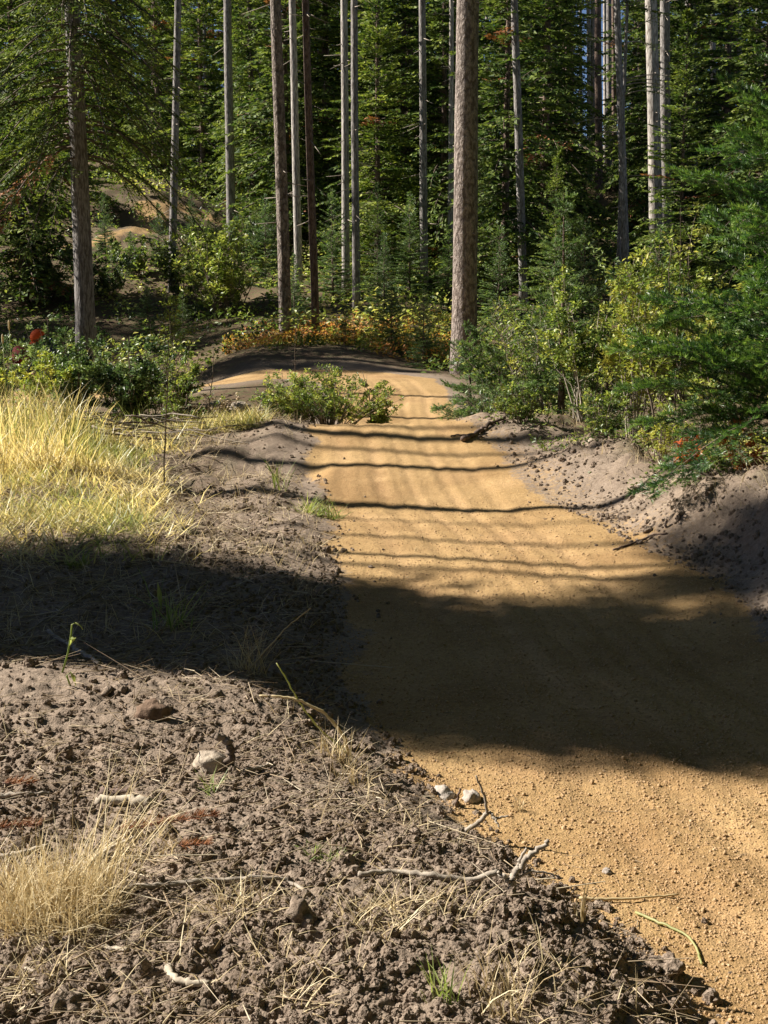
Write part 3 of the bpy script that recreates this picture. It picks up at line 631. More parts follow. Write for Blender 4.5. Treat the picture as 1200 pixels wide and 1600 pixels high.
# ---- spruce on the left and the dark forest
sp = at(135, 545, 22.3)
t = fir('spruce', sp[0], 22.3, 18, 'big drooping spruce with grey trunk and rusty dead sprays at the left', 'tree', 1, name='spruce_tree', bk='bark_grey', rz=.6)
FIRS = [  # kind, px, Y, height, wide, label
 ('fir_b', 30, 30, 12, 1.1, 'dark fir behind the drooping spruce at the far left edge'),
 ('fir_a', 318, 50, 12, 1.1, 'green fir standing on the hill between the two pale grey trunks'),
 ('fir_a', 250, 52, 13, 1.0, 'fir on the hilltop behind the slim leaning grey trunk'),
 ('fir_b', 395, 47, 13, 1.0, 'fir behind the sunlit dirt ledge, right of the smooth grey trunk'),
 ('fir_c', 325, 34, 1.3, 1.2, 'low dark fir in front of the sunlit dirt ledge'),
 ('fir_c', 400, 36, 1.6, 1.2, 'low shaded fir at the right end of the dirt ledge'),
 ('fir_b', 510, 38, 14, 1.1, 'tall dark fir behind the reddish brown trunk'),
 ('fir_a', 590, 33, 9, 1.1, 'wide dark fir just right of the central grey pole'),
 ('fir_b', 640, 42, 15, 1.1, 'tall fir filling the space left of the thick tan pine'),
 ('fir_c', 590, 27, 2.6, 1.0, 'small dark fir at the foot of the central grey pole'),
 ('fir_b', 693, 36, 12, 1.0, 'fir with sunlit sprays peeking out behind the thick tan pine'),
 ('fir_a', 790, 30, 11, 1.0, 'fir with bright layered sprays right of the thick tan pine'),
 ('fir_b', 850, 34, 13, 1.1, 'big dark fir between the mottled trunk and the distant poles'),
 ('fir_a', 1065, 26, 5.6, 1.15, 'very dark shaded fir behind the yellow-green shrubs at the right'),
 ('fir_b', 1010, 44, 12, 1.0, 'fir behind the bright white trunk'),
 ('fir_a', 1130, 36, 11, 1.1, 'green fir below the thin trunks at the right'),
 ('fir_b', 1190, 31, 12, 1.1, 'fir at the right edge behind the bright green conifer'),
 ('fir_a', 985, 60, 14, .9, 'far fir closing the gap of distant poles'),
 ('fir_b', 865, 62, 15, .9, 'far fir left of the distant poles'),
 ('fir_a', 450, 56, 14, 1.0, 'far fir behind the thin pale trunk'),
 ('fir_c', 120, 40, 6, 1.1, 'fir on the hillside behind the spruce trunk'),
 ('fir_b', 725, 55, 15, 1.0, 'far fir behind the thick tan pine'),
 ('fir_b', 560, 60, 16, 1.0, 'far fir behind the two touching central poles'),
 ('fir_c', 745, 27, 3.4, 1.0, 'half-lit low fir directly behind the thick tan pine'),
 ('fir_c', 870, 25, 3.2, 1.0, 'low fir behind the young firs on the right bank'),
]
for i, (kd, px, Y, hh, wd, lb) in enumerate(FIRS):
    p = at(px, 300, Y); fir(kd, p[0], Y, hh, lb, 'conifer', i+3, wide=wd)
# dense rows behind that close the forest
rng = np.random.default_rng(77); k = 0
for Y in (40, 48, 57, 66, 76):
    for px in np.arange(-160, 1400, 2133*2.9/Y):
        q = px+rng.uniform(-30, 30)
        if 885 < q < 975 and Y < 70: continue
        if q < 430 and Y < 54: continue
        if rng.uniform() < .25: continue
        if Y == 40 and rng.uniform() < .35: continue
        p = at(q, 300, Y+rng.uniform(-3, 3)); kd = ('fir_a', 'fir_b', 'fir_b')[k % 3]
        fir(kd, p[0], p[1], rng.uniform(11, 17), 'dark green fir in the dense forest far behind the trail', 'conifer', k*7+1, 'firs of the distant forest'); k += 1
# far-off wood beyond
def far_wood():
    g, wd, br = conifer(99, 15, 2.0, .8, dz=.9, nb=5, tw=.45, sprig=.5, sw=.22, droop=.4, up=.1, conic=.75)
    V = np.concatenate(g.V); T = np.concatenate(g.T); A = np.concatenate(g.A); G = Geo(); rng = np.random.default_rng(5)
    for i in range(90):
        Y = rng.uniform(84, 135); x = rng.uniform(-.5, .5)*Y
        if .14 < x/Y < .19: continue
        a = rng.uniform(0, 6.28); c, s_ = math.cos(a), math.sin(a); k = rng.uniform(.9, 1.5)
        Q = np.stack([V[:, 0]*c-V[:, 1]*s_, V[:, 0]*s_+V[:, 1]*c, V[:, 2]], 1)*k+[x, Y, gz(x, Y)]; G.add(Q, T, A)
    tag(obj('distant_wood', G.me('distant_wood'), M['fir']), 'dark wood of firs closing the view far behind the trail', 'wood', kind='stuff')
far_wood()

# ---- trees outside the picture: left ones throw the shadows, right and rear ones block skylight
def line(X0, Y0, d):  # place up the sun's direction from a shaded spot on the trail
    return X0-d*math.cos(SUN_AHEAD), Y0+d*math.sin(SUN_AHEAD)
for i, (X0, Y0, d, hh, kd, wd) in enumerate([(.5, 5.85, 9.0, 12, 'fir_a', .66), (.5, 5.00, 10.4, 14.0, 'fir_b', .66), (.5, 5.8, 12.2, 15, 'fir_b', .55), (.5, 5.15, 7.6, 11, 'fir_a', .72), (.5, 5.5, 14.5, 16, 'fir_b', .6), (.5, 5.55, 6.2, 8.0, 'fir_a', .55),
        (.5, 5.35, 17.5, 18, 'fir_b', .55), (.5, 5.7, 11.2, 14.5, 'fir_b', .6), (.5, 4.62, 9.3, 13, 'fir_b', .45), (.5, 4.70, 12.6, 15, 'fir_b', .45), (.5, 4.65, 6.8, 8.5, 'fir_b', .5), (.5, 5.9, 16, 17, 'fir_b', .45)]):
    x, y = line(X0, Y0, d); fir(kd, x, y, hh, 'dense fir left of the clearing whose shade crosses the trail', 'conifer', i+60, 'firs beside the clearing', wide=wd)
def shade_pine(X0, Y0, d, r, i):
    x, y = line(X0, Y0, d); cb = 13.5+.78*max(0, d-9); t = thing('pine_tree', 'slim pine left of the clearing throwing a thin shadow', 'tree', (x, y, gz(x, y)), 0, 'slim pines beside the clearing')
    obj('trunk', trunk_geo(cb+6, r, 80+i, 10, 16, wob=.05, top=.3).me('pine_trunk', smooth=True), M['bark_brown'], t)
    for nm, me, mm in (('crown', PROTO['pine'][0], M['fir']), ('limbs', PROTO['pine'][1], M['twig'])): dup_mesh_child(nm, me, t, mm, (0, 0, cb), .75, i)
    if i % 2 == 0: dup_mesh_child('dead_limbs', PROTO['pine'][1], t, M['twig'], (0, 0, (5.0, 6.2, 3.6)[i % 3]), .42, i*1.7)
for i, (X0, Y0, d, hh, wd) in enumerate([(-1.0, 4.85, 6.0, 9, .55), (-1.0, 4.85, 8.4, 11, .5)]):
    x, y = line(X0, Y0, d); fir('fir_b', x, y, hh, 'dense fir left of the clearing whose shade crosses the trail', 'conifer', i+75, group='firs beside the clearing', wide=wd)
for i, (X0, Y0, d, cb) in enumerate([(2.1, 6.45, 12, 8.7), (2.2, 6.7, 10.5, 7.8)]):
    x, y = line(X0, Y0, d); t = thing('pine_tree', 'slim pine left of the clearing throwing a thin shadow', 'tree', (x, y, gz(x, y)), 0, 'slim pines beside the clearing')
    obj('trunk', trunk_geo(cb+6, .05, 120+i, 10, 16, wob=.05, top=.3).me('pine_trunk', smooth=True), M['bark_brown'], t)
    for nm, me, mm in (('crown', PROTO['fir_a'][0], M['fir']), ('limbs', PROTO['fir_a'][1], M['twig'])): dup_mesh_child(nm, me, t, mm, (0, 0, cb), .42, i)
for i, a in enumerate([(.5, 8.75, 9, .10), (.5, 9.95, 10.5, .09), (.3, 10.5, 12, .05), (.2, 10.9, 9.5, .10), (.0, 11.25, 13, .06), (.5, 8.2, 15, .035), (.1, 14.8, 11, .09), (.1, 16.4, 9.5, .07), (.5, 7.6, 11.5, .04), (-.8, 20.1, 9, .1), (-1.5, 21.8, 10, .15)]): shade_pine(*a, i)
rng = np.random.default_rng(41)
for i in range(52):  # unseen firs added on the right and behind to dim the skylight
    x, y = ((rng.uniform(4.2, 9), -6+i) if i < 27 else (rng.uniform(-9, 9), rng.uniform(-13, -4.5)))
    if x < -3: y -= 5
    if y > 0: x = max(x, .30*y+3.6)+.6
    fir(('fir_a', 'fir_b')[i % 2], x, y, rng.uniform(14, 20), 'unseen fir added around the clearing to block skylight', 'conifer', i+90, 'firs around the clearing', wide=1.2)
for i in range(12):
    x, y = rng.uniform(-26, -17), 19+i*2.6
    if 37 < y < 50: continue
    fir('fir_b', x, y, rng.uniform(12, 17), 'fir of the forest left of the view', 'conifer', i+130, 'firs around the clearing', wide=1.1)

# ------------------------------------------------------------------ near conifers on the right bank
def near_fir(name, x, y, height, rad, seed, label, m='fir_bright', base=.1, **kw):
    g, wd, br = conifer(seed, height, rad, base, mode='needle', **kw)
    t = thing(name, label, 'conifer', (x, y, gz(x, y)-.03), 0)
    obj('trunk', trunk_geo(height, .012*height+.008, seed, 8, 14, flare=.2, top=.06).me('fir_trunk', smooth=True), M['bark_brown'], t)
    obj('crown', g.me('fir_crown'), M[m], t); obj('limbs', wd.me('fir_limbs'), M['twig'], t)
    return t
p = hit(1262, 772)
near_fir('fir_tree', 2.46, 8.0, 2.8, 1.0, 201, 'bright green fir with soft needles leaning in from the right edge', dz=.185, nb=6, tw=.062, base=.32, need=.034, nw=.0048, ndens=330, droop=.30, up=.75, conic=.6, bare=.12, twl=.36)
p = at(876, 640, 11.7); near_fir('fir_tree', p[0], 11.7, 1.95, .50, 202, 'slender young fir with long bare leader above the shrubs on the right bank', 'fir_blue', dz=.15, nb=5, tw=.055, need=.024, nw=.0062, ndens=170, droop=.05, up=.35, conic=.85)
p = at(735, 655, 12.2); near_fir('fir_tree', p[0], 12.2, .86, .34, 203, 'knee-high blue-green fir at the trail edge below the thick tan pine', 'fir_blue', dz=.10, nb=5, tw=.045, need=.022, nw=.0062, ndens=170, droop=.05, up=.4, conic=.8)
p = at(780, 660, 12.0); near_fir('fir_tree', p[0], 12.0, .55, .42, 204, 'low spreading fir seedling right beside the knee-high blue-green fir', 'fir_blue', dz=.09, nb=6, tw=.045, need=.022, nw=.0062, ndens=170, droop=.12, up=.25, conic=.6)
p = at(948, 655, 11.2); near_fir('fir_tree', p[0], 11.2, .80, .36, 205, 'small dark fir under the shrub stems on the right bank', 'fir_blue', dz=.10, nb=5, tw=.045, need=.022, nw=.0062, ndens=170, droop=.1, up=.3, conic=.7)
YOUNG = [('young', 662, 575, 20, 1.15, 'young fir left of the thick tan pine base'), ('young_b', 612, 560, 21, 1.0, 'small fir between the grey pole and the young fir by the pine'),
 ('young', 600, 520, 25, 1.7, 'pale-tipped young fir at the foot of the central grey pole'), ('young', 230, 470, 27, 1.15, 'sunlit young fir on the slope right of the drooping spruce trunk'),
 ('young_b', 540, 548, 22, .7, 'tiny fir among the orange plants in the middle'), ('young', 340, 470, 29, 2.0, 'shaded young fir behind the yellow-green bush left of the close trunk pair'),
 ('young_b', 850, 560, 17, 1.2, 'young fir hidden behind the pale shrub stems'), ('young', 415, 430, 33, 2.2, 'shaded young fir on the slope just left of the close trunk pair'),
 ('young', 780, 470, 24, 1.9, 'young fir right of the thick tan pine'), ('young', 910, 470, 20, 2.2, 'tall young fir behind the slender leader fir'),
 ('young', 460, 500, 26, 1.3, 'young fir between the close trunk pair'), ('young', 700, 500, 27, 1.8, 'young fir just behind the left side of the thick tan pine'),
 ('young', 285, 505, 25, 1.1, 'dark young fir at the foot of the slim leaning grey trunk'), ('young', 1030, 470, 16, 2.0, 'young fir between leafy shrubs at the right'),
 ('young', 165, 400, 35, 1.6, 'young fir on the shaded slope behind the drooping spruce trunk'), ('young', 205, 420, 33, 1.1, 'small fir on the shaded slope left of the slim leaning grey trunk'), ('young', 250, 420, 34, 1.5, 'young fir close behind the slim leaning grey trunk'), ('young', 300, 360, 38, 1.2, 'low young fir under the sunlit dirt ledge'),
 ('young', 520, 470, 30, 2.4, 'young fir left of the central grey pole'), ('young', 640, 470, 30, 2.2, 'young fir right of the central grey pole')]
for i, (kd, px, pyb, Y, hh, lb) in enumerate(YOUNG):
    p = at(px, pyb, Y); fir(kd, p[0], Y, hh, lb, 'conifer', i+20, m='fir_blue')

# ------------------------------------------------------------------ shrubs
def shrub(name, label, x, y, height, spread, seed, nst=12, nleaf=2500, ll=.04, m='leaf_green', stem='twig', bare=.25, sr=.006, lean=(0, 0), cat='shrub', updir=.35, lw=.55, z0=None, vlo=0., vhi=1., sub=2):
    rng = np.random.default_rng(seed); wd = Geo(); lf = Geo(); tips = []
    for i in range(nst):
        a = rng.uniform(0, 6.28); s0 = spread*.25*rng.uniform(0, 1); h = height*rng.uniform(.55, 1.05); out = spread*rng.uniform(.25, 1.0)*(1 if h < height*.9 else .5)
        t = np.linspace(0, 1, 8); b0 = np.array([math.cos(a)*s0, math.sin(a)*s0, -.04])
        d = np.array([math.cos(a), math.sin(a), 0])*out; q = b0+d*(t**1.3)[:, None]*.9+np.array([lean[0], lean[1], 0])*t[:, None]; q[:, 2] = -.04+h*t
        q[:, :2] += np.cumsum(rng.normal(0, .018*height, (8, 2)), 0)
        tube(wd, q, sr*(1-.75*t)*rng.uniform(.6, 1.2), 4, rng.uniform(), cap=False)
        nb = int(4+height*5)
        for k in range(nb):
            u = rng.uniform(bare, 1); p = np.array([np.interp(u, t, q[:, c]) for c in range(3)])
            az = rng.uniform(0, 6.28); l = rng.uniform(.10, .30)*height*(1.15-u*.6)*.8; dv = np.array([math.cos(az), math.sin(az), rng.uniform(.2, 1.1)]); dv /= np.linalg.norm(dv)
            e = p+dv*l; mid = (p+e)/2+rng.normal(0, .03*l, 3); tube(wd, [p, mid, e], [sr*.45, sr*.3, sr*.15], 3, rng.uniform(), cap=False); tips.append((p, e))
    A = np.array([t_[0] for t_ in tips]); B = np.array([t_[1] for t_ in tips]); ix = rng.integers(0, len(A), nleaf); f = rng.uniform(.15, 1.05, nleaf)**.7
    P = A[ix]+(B[ix]-A[ix])*f[:, None]+rng.normal(0, .012*height+.004, (nleaf, 3)); D = rng.normal(0, 1, (nleaf, 3)); D[:, 2] = D[:, 2]*.5+updir; D = D+nrm(B[ix]-A[ix])*.6
    N = rng.normal(0, .45, (nleaf, 3)); N[:, 2] += 1; cl = rng.uniform(vlo, vhi, len(A))
    leaves(lf, P, D, N, ll*rng.uniform(.6, 1.25, nleaf), ll*lw*rng.uniform(.7, 1.2, nleaf), np.clip(cl[ix]*.7+rng.uniform(0, .35, nleaf), 0, 1), fold=.22, bend=.12)
    t = thing(name, label, cat, (x, y, (gz(x, y) if z0 is None else z0)), 0)
    obj('stems', wd.me('shrub_stems'), M[stem], t)['kind'] = 'stuff'
    if nleaf: obj('foliage', lf.me('shrub_foliage'), M[m], t)
    return t
def S(px, py, Y, h, sp, seed, label, **kw):
    p = at(px, py, Y); return shrub('shrub', label, p[0], Y, h, sp, seed, **kw)
# right bank
S(912, 660, 11.2, 1.18, .42, 301, 'tall leafy yellow-green shrub on the right bank in front of the slender fir', nst=13, nleaf=3400, ll=.042, stem='dead_twig', bare=.42, sr=.008)
S(835, 655, 11.8, 1.05, .45, 302, 'thin shrub with bare whitish stems leaning left on the right bank', nst=16, nleaf=900, ll=.038, m='leaf_green', stem='dead_twig', bare=.35, sr=.007, lean=(-.28, 0))
S(990, 672, 10.5, 1.4, .45, 303, 'yellow-leaved shrub left of the bright green fir', nst=12, nleaf=3200, ll=.043, m='leaf_yellow', stem='dead_twig', bare=.35, sr=.008, vlo=0, vhi=.75)
S(1055, 690, 10.2, 1.7, .5, 304, 'tall yellow and green shrub rising right behind the bright green fir', nst=12, nleaf=3600, ll=.043, m='leaf_green', stem='twig', bare=.3, sr=.008, vlo=.35, vhi=1)
S(1125, 700, 9.8, 1.2, .5, 305, 'green shrub mostly hidden behind the bright green fir', nst=10, nleaf=2400, ll=.043, m='leaf_green', bare=.25)
S(1030, 722, 9.2, .42, .22, 306, 'low yellow shrub under the lowest branch of the bright green fir', nst=12, nleaf=900, ll=.032, m='leaf_yellow', bare=.1, sr=.004, lw=.35)
S(1085, 755, 8.5, .30, .16, 307, 'small fiery red leafy plant on the bank below the bright green fir', nst=9, nleaf=330, ll=.04, m='leaf_red', bare=.15, sr=.003, cat='plant', lw=.45, vlo=.1, vhi=.6)
S(1165, 790, 7.9, .34, .26, 308, 'orange-yellow leafy plant at the right edge on top of the bank', nst=12, nleaf=520, ll=.038, m='leaf_red', bare=.1, sr=.003, cat='plant', lw=.5, vlo=.65, vhi=1)
S(1125, 785, 8.2, .26, .14, 309, 'fresh green leafy tuft between the red and the orange plants', nst=9, nleaf=260, ll=.045, m='leaf_green', bare=.1, sr=.003, cat='plant', lw=.25, vlo=.3, vhi=.8)
S(870, 655, 12.4, .9, .5, 310, 'leafy undergrowth shrub behind the bare whitish stems', nst=12, nleaf=1900, ll=.042, m='leaf_green', vhi=.7)
S(1000, 560, 13.5, 1.5, .6, 311, 'broad dark-leaved shrub behind the yellow-leaved shrub', nst=12, nleaf=3000, ll=.045, m='leaf_dark')
S(790, 560, 15, 1.2, .5, 312, 'brownish shrub right of the thick tan pine base', nst=12, nleaf=1300, ll=.042, m='leaf_green', stem='twig', vhi=.6)
S(820, 668, 11.0, .38, .34, 313, 'low leafy shrub overhanging the trail edge below the bare whitish stems', nst=18, nleaf=900, ll=.034, m='leaf_green', bare=.15, sr=.004, vhi=.8)
S(940, 680, 10.2, .40, .36, 314, 'low green shrub on the bank lip below the yellow-leaved shrub', nst=18, nleaf=1000, ll=.034, m='leaf_green', bare=.15, sr=.004, vhi=.8)
S(760, 668, 11.6, .34, .30, 315, 'low dark sprawling shrub between the small firs at the trail edge', nst=16, nleaf=700, ll=.03, m='leaf_dark', bare=.15, sr=.004)
# middle
S(515, 655, 12.9, .62, .68, 320, 'dense low bush beside the crest of the trail, dark stems showing', nst=80, nleaf=7000, ll=.032, m='leaf_green', bare=.35, sr=.006, vlo=.0, vhi=1, lw=.5)
S(455, 655, 13.0, .55, .40, 321, 'left lobe of low leafy bushes beside the trail crest', nst=44, nleaf=3600, ll=.032, m='leaf_green', bare=.35, sr=.006, vlo=.1, vhi=1)
S(588, 652, 13.0, .50, .24, 322, 'bright green sapling tuft at the right end of the low bush', nst=16, nleaf=1700, ll=.038, m='leaf_green', bare=.15, sr=.004, vlo=.5, vhi=.8)
# left
S(205, 640, 13.6, .85, .55, 330, 'dark green leafy shrub in front of the drooping spruce trunk', nst=26, nleaf=6500, ll=.044, m='leaf_dark', bare=.1)
S(268, 625, 14.2, .6, .5, 337, 'leafy shrub between the dark green shrub and the berm', nst=20, nleaf=3200, ll=.04, m='leaf_green', bare=.1, vhi=.8)
S(95, 600, 15.5, 1.0, .6, 338, 'taller dark shrub between the person and the drooping spruce', nst=18, nleaf=4200, ll=.045, m='leaf_dark', bare=.1)
S(125, 645, 13.8, .85, .55, 331, 'glossy green shrub below the person in the orange cap', nst=22, nleaf=5200, ll=.044, m='leaf_dark', bare=.1, vlo=.2)
S(55, 640, 13.2, .75, .45, 332, 'shrub with yellow top leaves at the left edge', nst=14, nleaf=2200, ll=.042, m='leaf_yellow', bare=.45, vhi=.7)
S(255, 630, 14.5, .95, .45, 333, 'twiggy half-bare shrub right of the dark green leafy shrub', nst=20, nleaf=900, ll=.038, m='leaf_green', stem='twig', bare=.2)
S(340, 655, 13.4, .30, .40, 334, 'brown dried-out low shrub left of the low leafy bushes', nst=26, nleaf=900, ll=.03, m='litter', stem='twig', bare=.2)
S(285, 660, 13.0, .50, .35, 335, 'sparse brown and green shrub behind the brush pile', nst=16, nleaf=800, ll=.034, m='leaf_green', stem='twig', bare=.2, vlo=.1, vhi=.6)
S(0, 620, 14.5, .8, .5, 336, 'dark leafy shrub cut by the left edge', nst=14, nleaf=2600, ll=.042, m='leaf_dark')
S(350, 500, 28, 1.9, 1.3, 340, 'big bush with lit yellow-green leaves behind the berm', nst=26, nleaf=5200, ll=.085, m='leaf_green', bare=.15, sr=.012, vlo=.35, vhi=.9)
S(285, 470, 30, 1.7, 1.0, 341, 'leafy bush right behind the slim leaning grey trunk', nst=18, nleaf=3000, ll=.08, m='leaf_green', bare=.15, sr=.012, vlo=.2, vhi=.7)
S(265, 520, 22, 1.35, .35, 342, 'sunlit sapling with pale yellowish leaves left of the berm', nst=8, nleaf=900, ll=.05, m='leaf_yellow', bare=.45, sr=.008, vhi=.6)
S(770, 440, 30, 1.3, 1.1, 343, 'yellow-green bush right behind the thick tan pine', nst=18, nleaf=2600, ll=.085, m='leaf_green', bare=.1, sr=.01, vlo=.45, vhi=.9)
S(400, 430, 36, 1.6, 1.4, 344, 'dim green bush below the dirt ledge', nst=18, nleaf=3000, ll=.09, m='leaf_dark', bare=.1, sr=.01)
S(165, 430, 31, 1.3, 1.0, 346, 'dim brushy shrub on the shaded slope behind the drooping spruce trunk', nst=16, nleaf=2200, ll=.08, m='leaf_dark', bare=.1, sr=.01)
S(215, 400, 33, 1.0, .9, 347, 'low green brush left of the slim leaning grey trunk', nst=14, nleaf=1800, ll=.08, m='leaf_green', bare=.1, sr=.01, vhi=.6)
S(60, 430, 30, 1.6, 1.4, 348, 'dark brush at the far left under the drooping spruce', nst=18, nleaf=3000, ll=.08, m='leaf_dark', bare=.1, sr=.01)
S(380, 285, 52, 1.2, 2.2, 345, 'pale yellow-green brush above the sunlit dirt ledge', nst=20, nleaf=2600, ll=.12, m='leaf_yellow', bare=.1, sr=.012, vhi=.7)

# ---- ground cover of the forest floor, uncountable
def ground_cover():
    rng = np.random.default_rng(9); G = Geo()
    n = 64000; y = rng.uniform(14.5, 46, n); x = rng.uniform(-.36, .36, n)*y; o1, r1, r2 = trail_info(x, y)
    dn = fbm(x, y, 1.6, 3, 7); bz = (o1 < 0) & (r1 < 2.0) & (y < 23) & (x < .5)
    k = (r1 > .35) & (r2 > .2) & (dn > -.20) & ~bz & ~((x/y > -.135) & (x < .2) & (y < 18.5)); k &= ~((x/y < -.20) & (y > 30) & (rng.uniform(size=n) < .35)); x, y, dn = x[k], y[k], dn[k]; n = len(x)
    hgt = rng.uniform(.0, 1, n)*(.12+.9*np.clip(dn+.2, 0, 1)); z = H(x, y)+hgt
    D = rng.normal(0, 1, (n, 3)); D[:, 2] = D[:, 2]*.4+.3; N = rng.normal(0, .4, (n, 3)); N[:, 2] += 1
    val = np.clip(.35+.9*fbm(x, y, 2.5, 2, 15)+rng.uniform(-.2, .35, n)+.3*hgt, 0, .95)
    L = (.035+.0023*y)*rng.uniform(.7, 1.3, n); leaves(G, np.stack([x, y, z], 1), D, N, L, L*.55, val)
    tag(obj('ground_cover', G.me('ground_cover'), M['leaf_green']), 'low green leafy undergrowth covering the forest floor', 'undergrowth', kind='stuff')
    G = Geo(); n = 15000; px = rng.uniform(350, 712, n); Y = rng.uniform(19.2, 25, n); x = (px-600)/F*Y; Y = Y+.0
    o1, r1, r2 = trail_info(x, Y); dn = fbm(x, Y, .9, 3, 19); k = (dn > -.13) & (r1 > 1.1) ; x, Y, dn = x[k], Y[k], dn[k]; n = len(x)
    hgt = rng.uniform(0, 1, n)*(.16+.5*np.clip(dn, 0, .6)); D = rng.normal(0, 1, (n, 3)); D[:, 2] = D[:, 2]*.4+.5; N = rng.normal(0, .5, (n, 3)); N[:, 2] += 1
    L = .055*rng.uniform(.7, 1.3, n); leaves(G, np.stack([x, Y, H(x, Y)+hgt], 1), D, N, L, L*.55, np.clip(.55+1.3*fbm(x, Y, 1.1, 3, 23)+rng.uniform(-.2, .2, n)-.25*(hgt < .06), 0, 1))
    tag(obj('autumn_ground_plants', G.me('autumn_ground_plants'), M['leaf_mix']), 'low orange, red and green ground plants behind the berm', 'ground plants', kind='stuff')
ground_cover()

# ------------------------------------------------------------------ grass
def grass_field():
    rng = np.random.default_rng(3); g = Geo()
    # tall pale stand on the far left
    n = 9000; x = rng.uniform(-4.0, -1.15, n); y = rng.uniform(7.6, 12.2, n); px = 600+F*x/y
    dens = sst(310, 120, px+60*fbm(x, y, .6, 2, 5)*2)*(rng.uniform(size=n) < .9); k = (rng.uniform(size=n) < dens) & (px > -60); x, y, px = x[k], y[k], px[k]; n = len(x)
    tallf = sst(240, 60, px)*sst(8.6, 10.2, y); L = (.13+.34*tallf)*rng.uniform(.35, 1.25, n)*(1+.5*fbm(x, y, .35, 2, 77)); az = rng.uniform(0, 6.28, n)
    blades(g, np.stack([x, y, H(x, y, False)], 1), az, rng.uniform(.02, .35, n)+.55*(1-tallf)*rng.uniform(0, 1, n), L, .0095*rng.uniform(.5, 1.3, n)*np.ones(n), np.clip(.45+.9*fbm(x, y, .5, 3, 8)+rng.uniform(-.42, .42, n), 0, 1), curl=rng.uniform(.05, .45, n), rng=rng)
    # matted low grass around it
    n = 26000; y = rng.uniform(6.6, 12.6, n); x = rng.uniform(-4.0, -.5, n); px = 600+F*x/y
    edge = 255+45*fbm(x, y, .5, 3, 6)*2; k = (px < edge+rng.exponential(22, n)) & (px > -60) & (rng.uniform(size=n) < .35+.65*sst(330, 180, px)) & ~((y < 7.2) & (rng.uniform(size=n) < .5))
    x, y, px = x[k], y[k], px[k]; n = len(x); az = rng.uniform(0, 6.28, n)
    blades(g, np.stack([x, y, H(x, y, False)+rng.uniform(0, .05, n)], 1), az, rng.uniform(.5, 1.5, n), rng.uniform(.08, .26, n), .0085*rng.uniform(.5, 1.3, n), np.clip(.5+1.0*fbm(x, y, .5, 3, 8)+rng.uniform(-.3, .3, n), 0, 1), curl=rng.uniform(-.1, .5, n), rng=rng)
    tag(obj('dry_grass', g.me('dry_grass'), M['grass']), 'thick stand of yellow sunlit dry grass filling the left side', 'grass', kind='stuff')
    # second patch by the low bush
    g = Geo(); n = 5200; px = rng.uniform(265, 425, n); Y = rng.uniform(11.2, 13.4, n); x = (px-600)/F*Y
    k = rng.uniform(size=n) < sst(262, 300, px)*sst(425, 395, px); x, Y = x[k], Y[k]; n = len(x); az = rng.uniform(0, 6.28, n)
    blades(g, np.stack([x, Y, H(x, Y, False)], 1), az, rng.uniform(.1, 1.2, n), rng.uniform(.07, .27, n), .007*rng.uniform(.6, 1.3, n), np.clip(.4+rng.uniform(-.35, .35, n), 0, 1), curl=rng.uniform(.1, .6, n), rng=rng)
    tag(obj('straw_patch', g.me('straw_patch'), M['grass']), 'pale yellow grass patch in front of the low bush', 'grass', kind='stuff')
    # dead stems and straw strewn over shade hollow and mound
    g = Geo(); rr, x, y = scatter(15000, 31, 2.1, 13.5, 1.15); o1, r1, r2 = trail_info(x, y); dn = fbm(x, y, .7, 3, 12)
    k = (r1 > .12) & (o1 > 0) & (rr.uniform(size=len(x)) < .55+1.4*dn+.4*sst(4.6, 5.2, y)); x, y = x[k], y[k]; n = len(x)
    az = rr.normal(.3, .9, n)+math.pi*(rr.uniform(size=n) < .5); D = np.stack([np.cos(az), np.sin(az), rr.normal(.05, .18, n)], 1)
    L = rr.lognormal(math.log(.055), .6, n).clip(.015, .34); W = rr.uniform(.0012, .0034, n)*(1+.05*y)
    sticks(g, np.stack([x, y, H(x, y)+.006+rr.uniform(0, .012, n)], 1), D, L, W, np.clip(rr.uniform(0, 1, n), 0, 1))
    tag(obj('straw_litter', g.me('straw_litter'), M['litter']), 'broken straw and twigs strewn over the turned soil', 'litter', kind='stuff')
    g = Geo(); n = 14000; y = rng.uniform(5.1, 13.2, n); x = rng.uniform(-3.2, .3, n); o1, r1, r2 = trail_info(x, y); px = 600+F*x/y; dn = fbm(x, y, .45, 3, 95)
    k = (r1 > .08) & (o1 > 0) & (px > -40) & (rng.uniform(size=n) < (.30+1.2*dn+.35*sst(430, 250, px)+.35*sst(7.2, 6, y))); x, y = x[k], y[k]; n = len(x)
    az = rng.uniform(0, 6.28, n); D = np.stack([np.cos(az), np.sin(az), rng.normal(.06, .2, n)], 1)
    sticks(g, np.stack([x, y, H(x, y)+.008], 1), D, rng.lognormal(math.log(.09), .6, n).clip(.03, .4), rng.uniform(.002, .0055, n), rng.uniform(0, 1, n))
    tag(obj('matted_straw', g.me('matted_straw'), M['litter']), 'matted dead stems in the shaded hollow and beside the sunlit grass', 'litter', kind='stuff')
    g = Geo(); n = 9000; y = rng.uniform(5.3, 13, n); x = rng.uniform(-3, .2, n); o1, r1, r2 = trail_info(x, y); px = 600+F*x/y; dn = fbm(x, y, .35, 3, 97)
    k = (r1 > .1) & (o1 > 0) & (dn > .10-.12*sst(500, 250, px)); x, y = x[k], y[k]; n = len(x)
    blades(g, np.stack([x, y, H(x, y)-.003], 1), rng.uniform(0, 6.28, n), rng.uniform(.3, 1.4, n), rng.uniform(.05, .20, n), .0038*rng.uniform(.6, 1.3, n), rng.uniform(0, 1, n), curl=rng.uniform(0, .6, n), rng=rng)
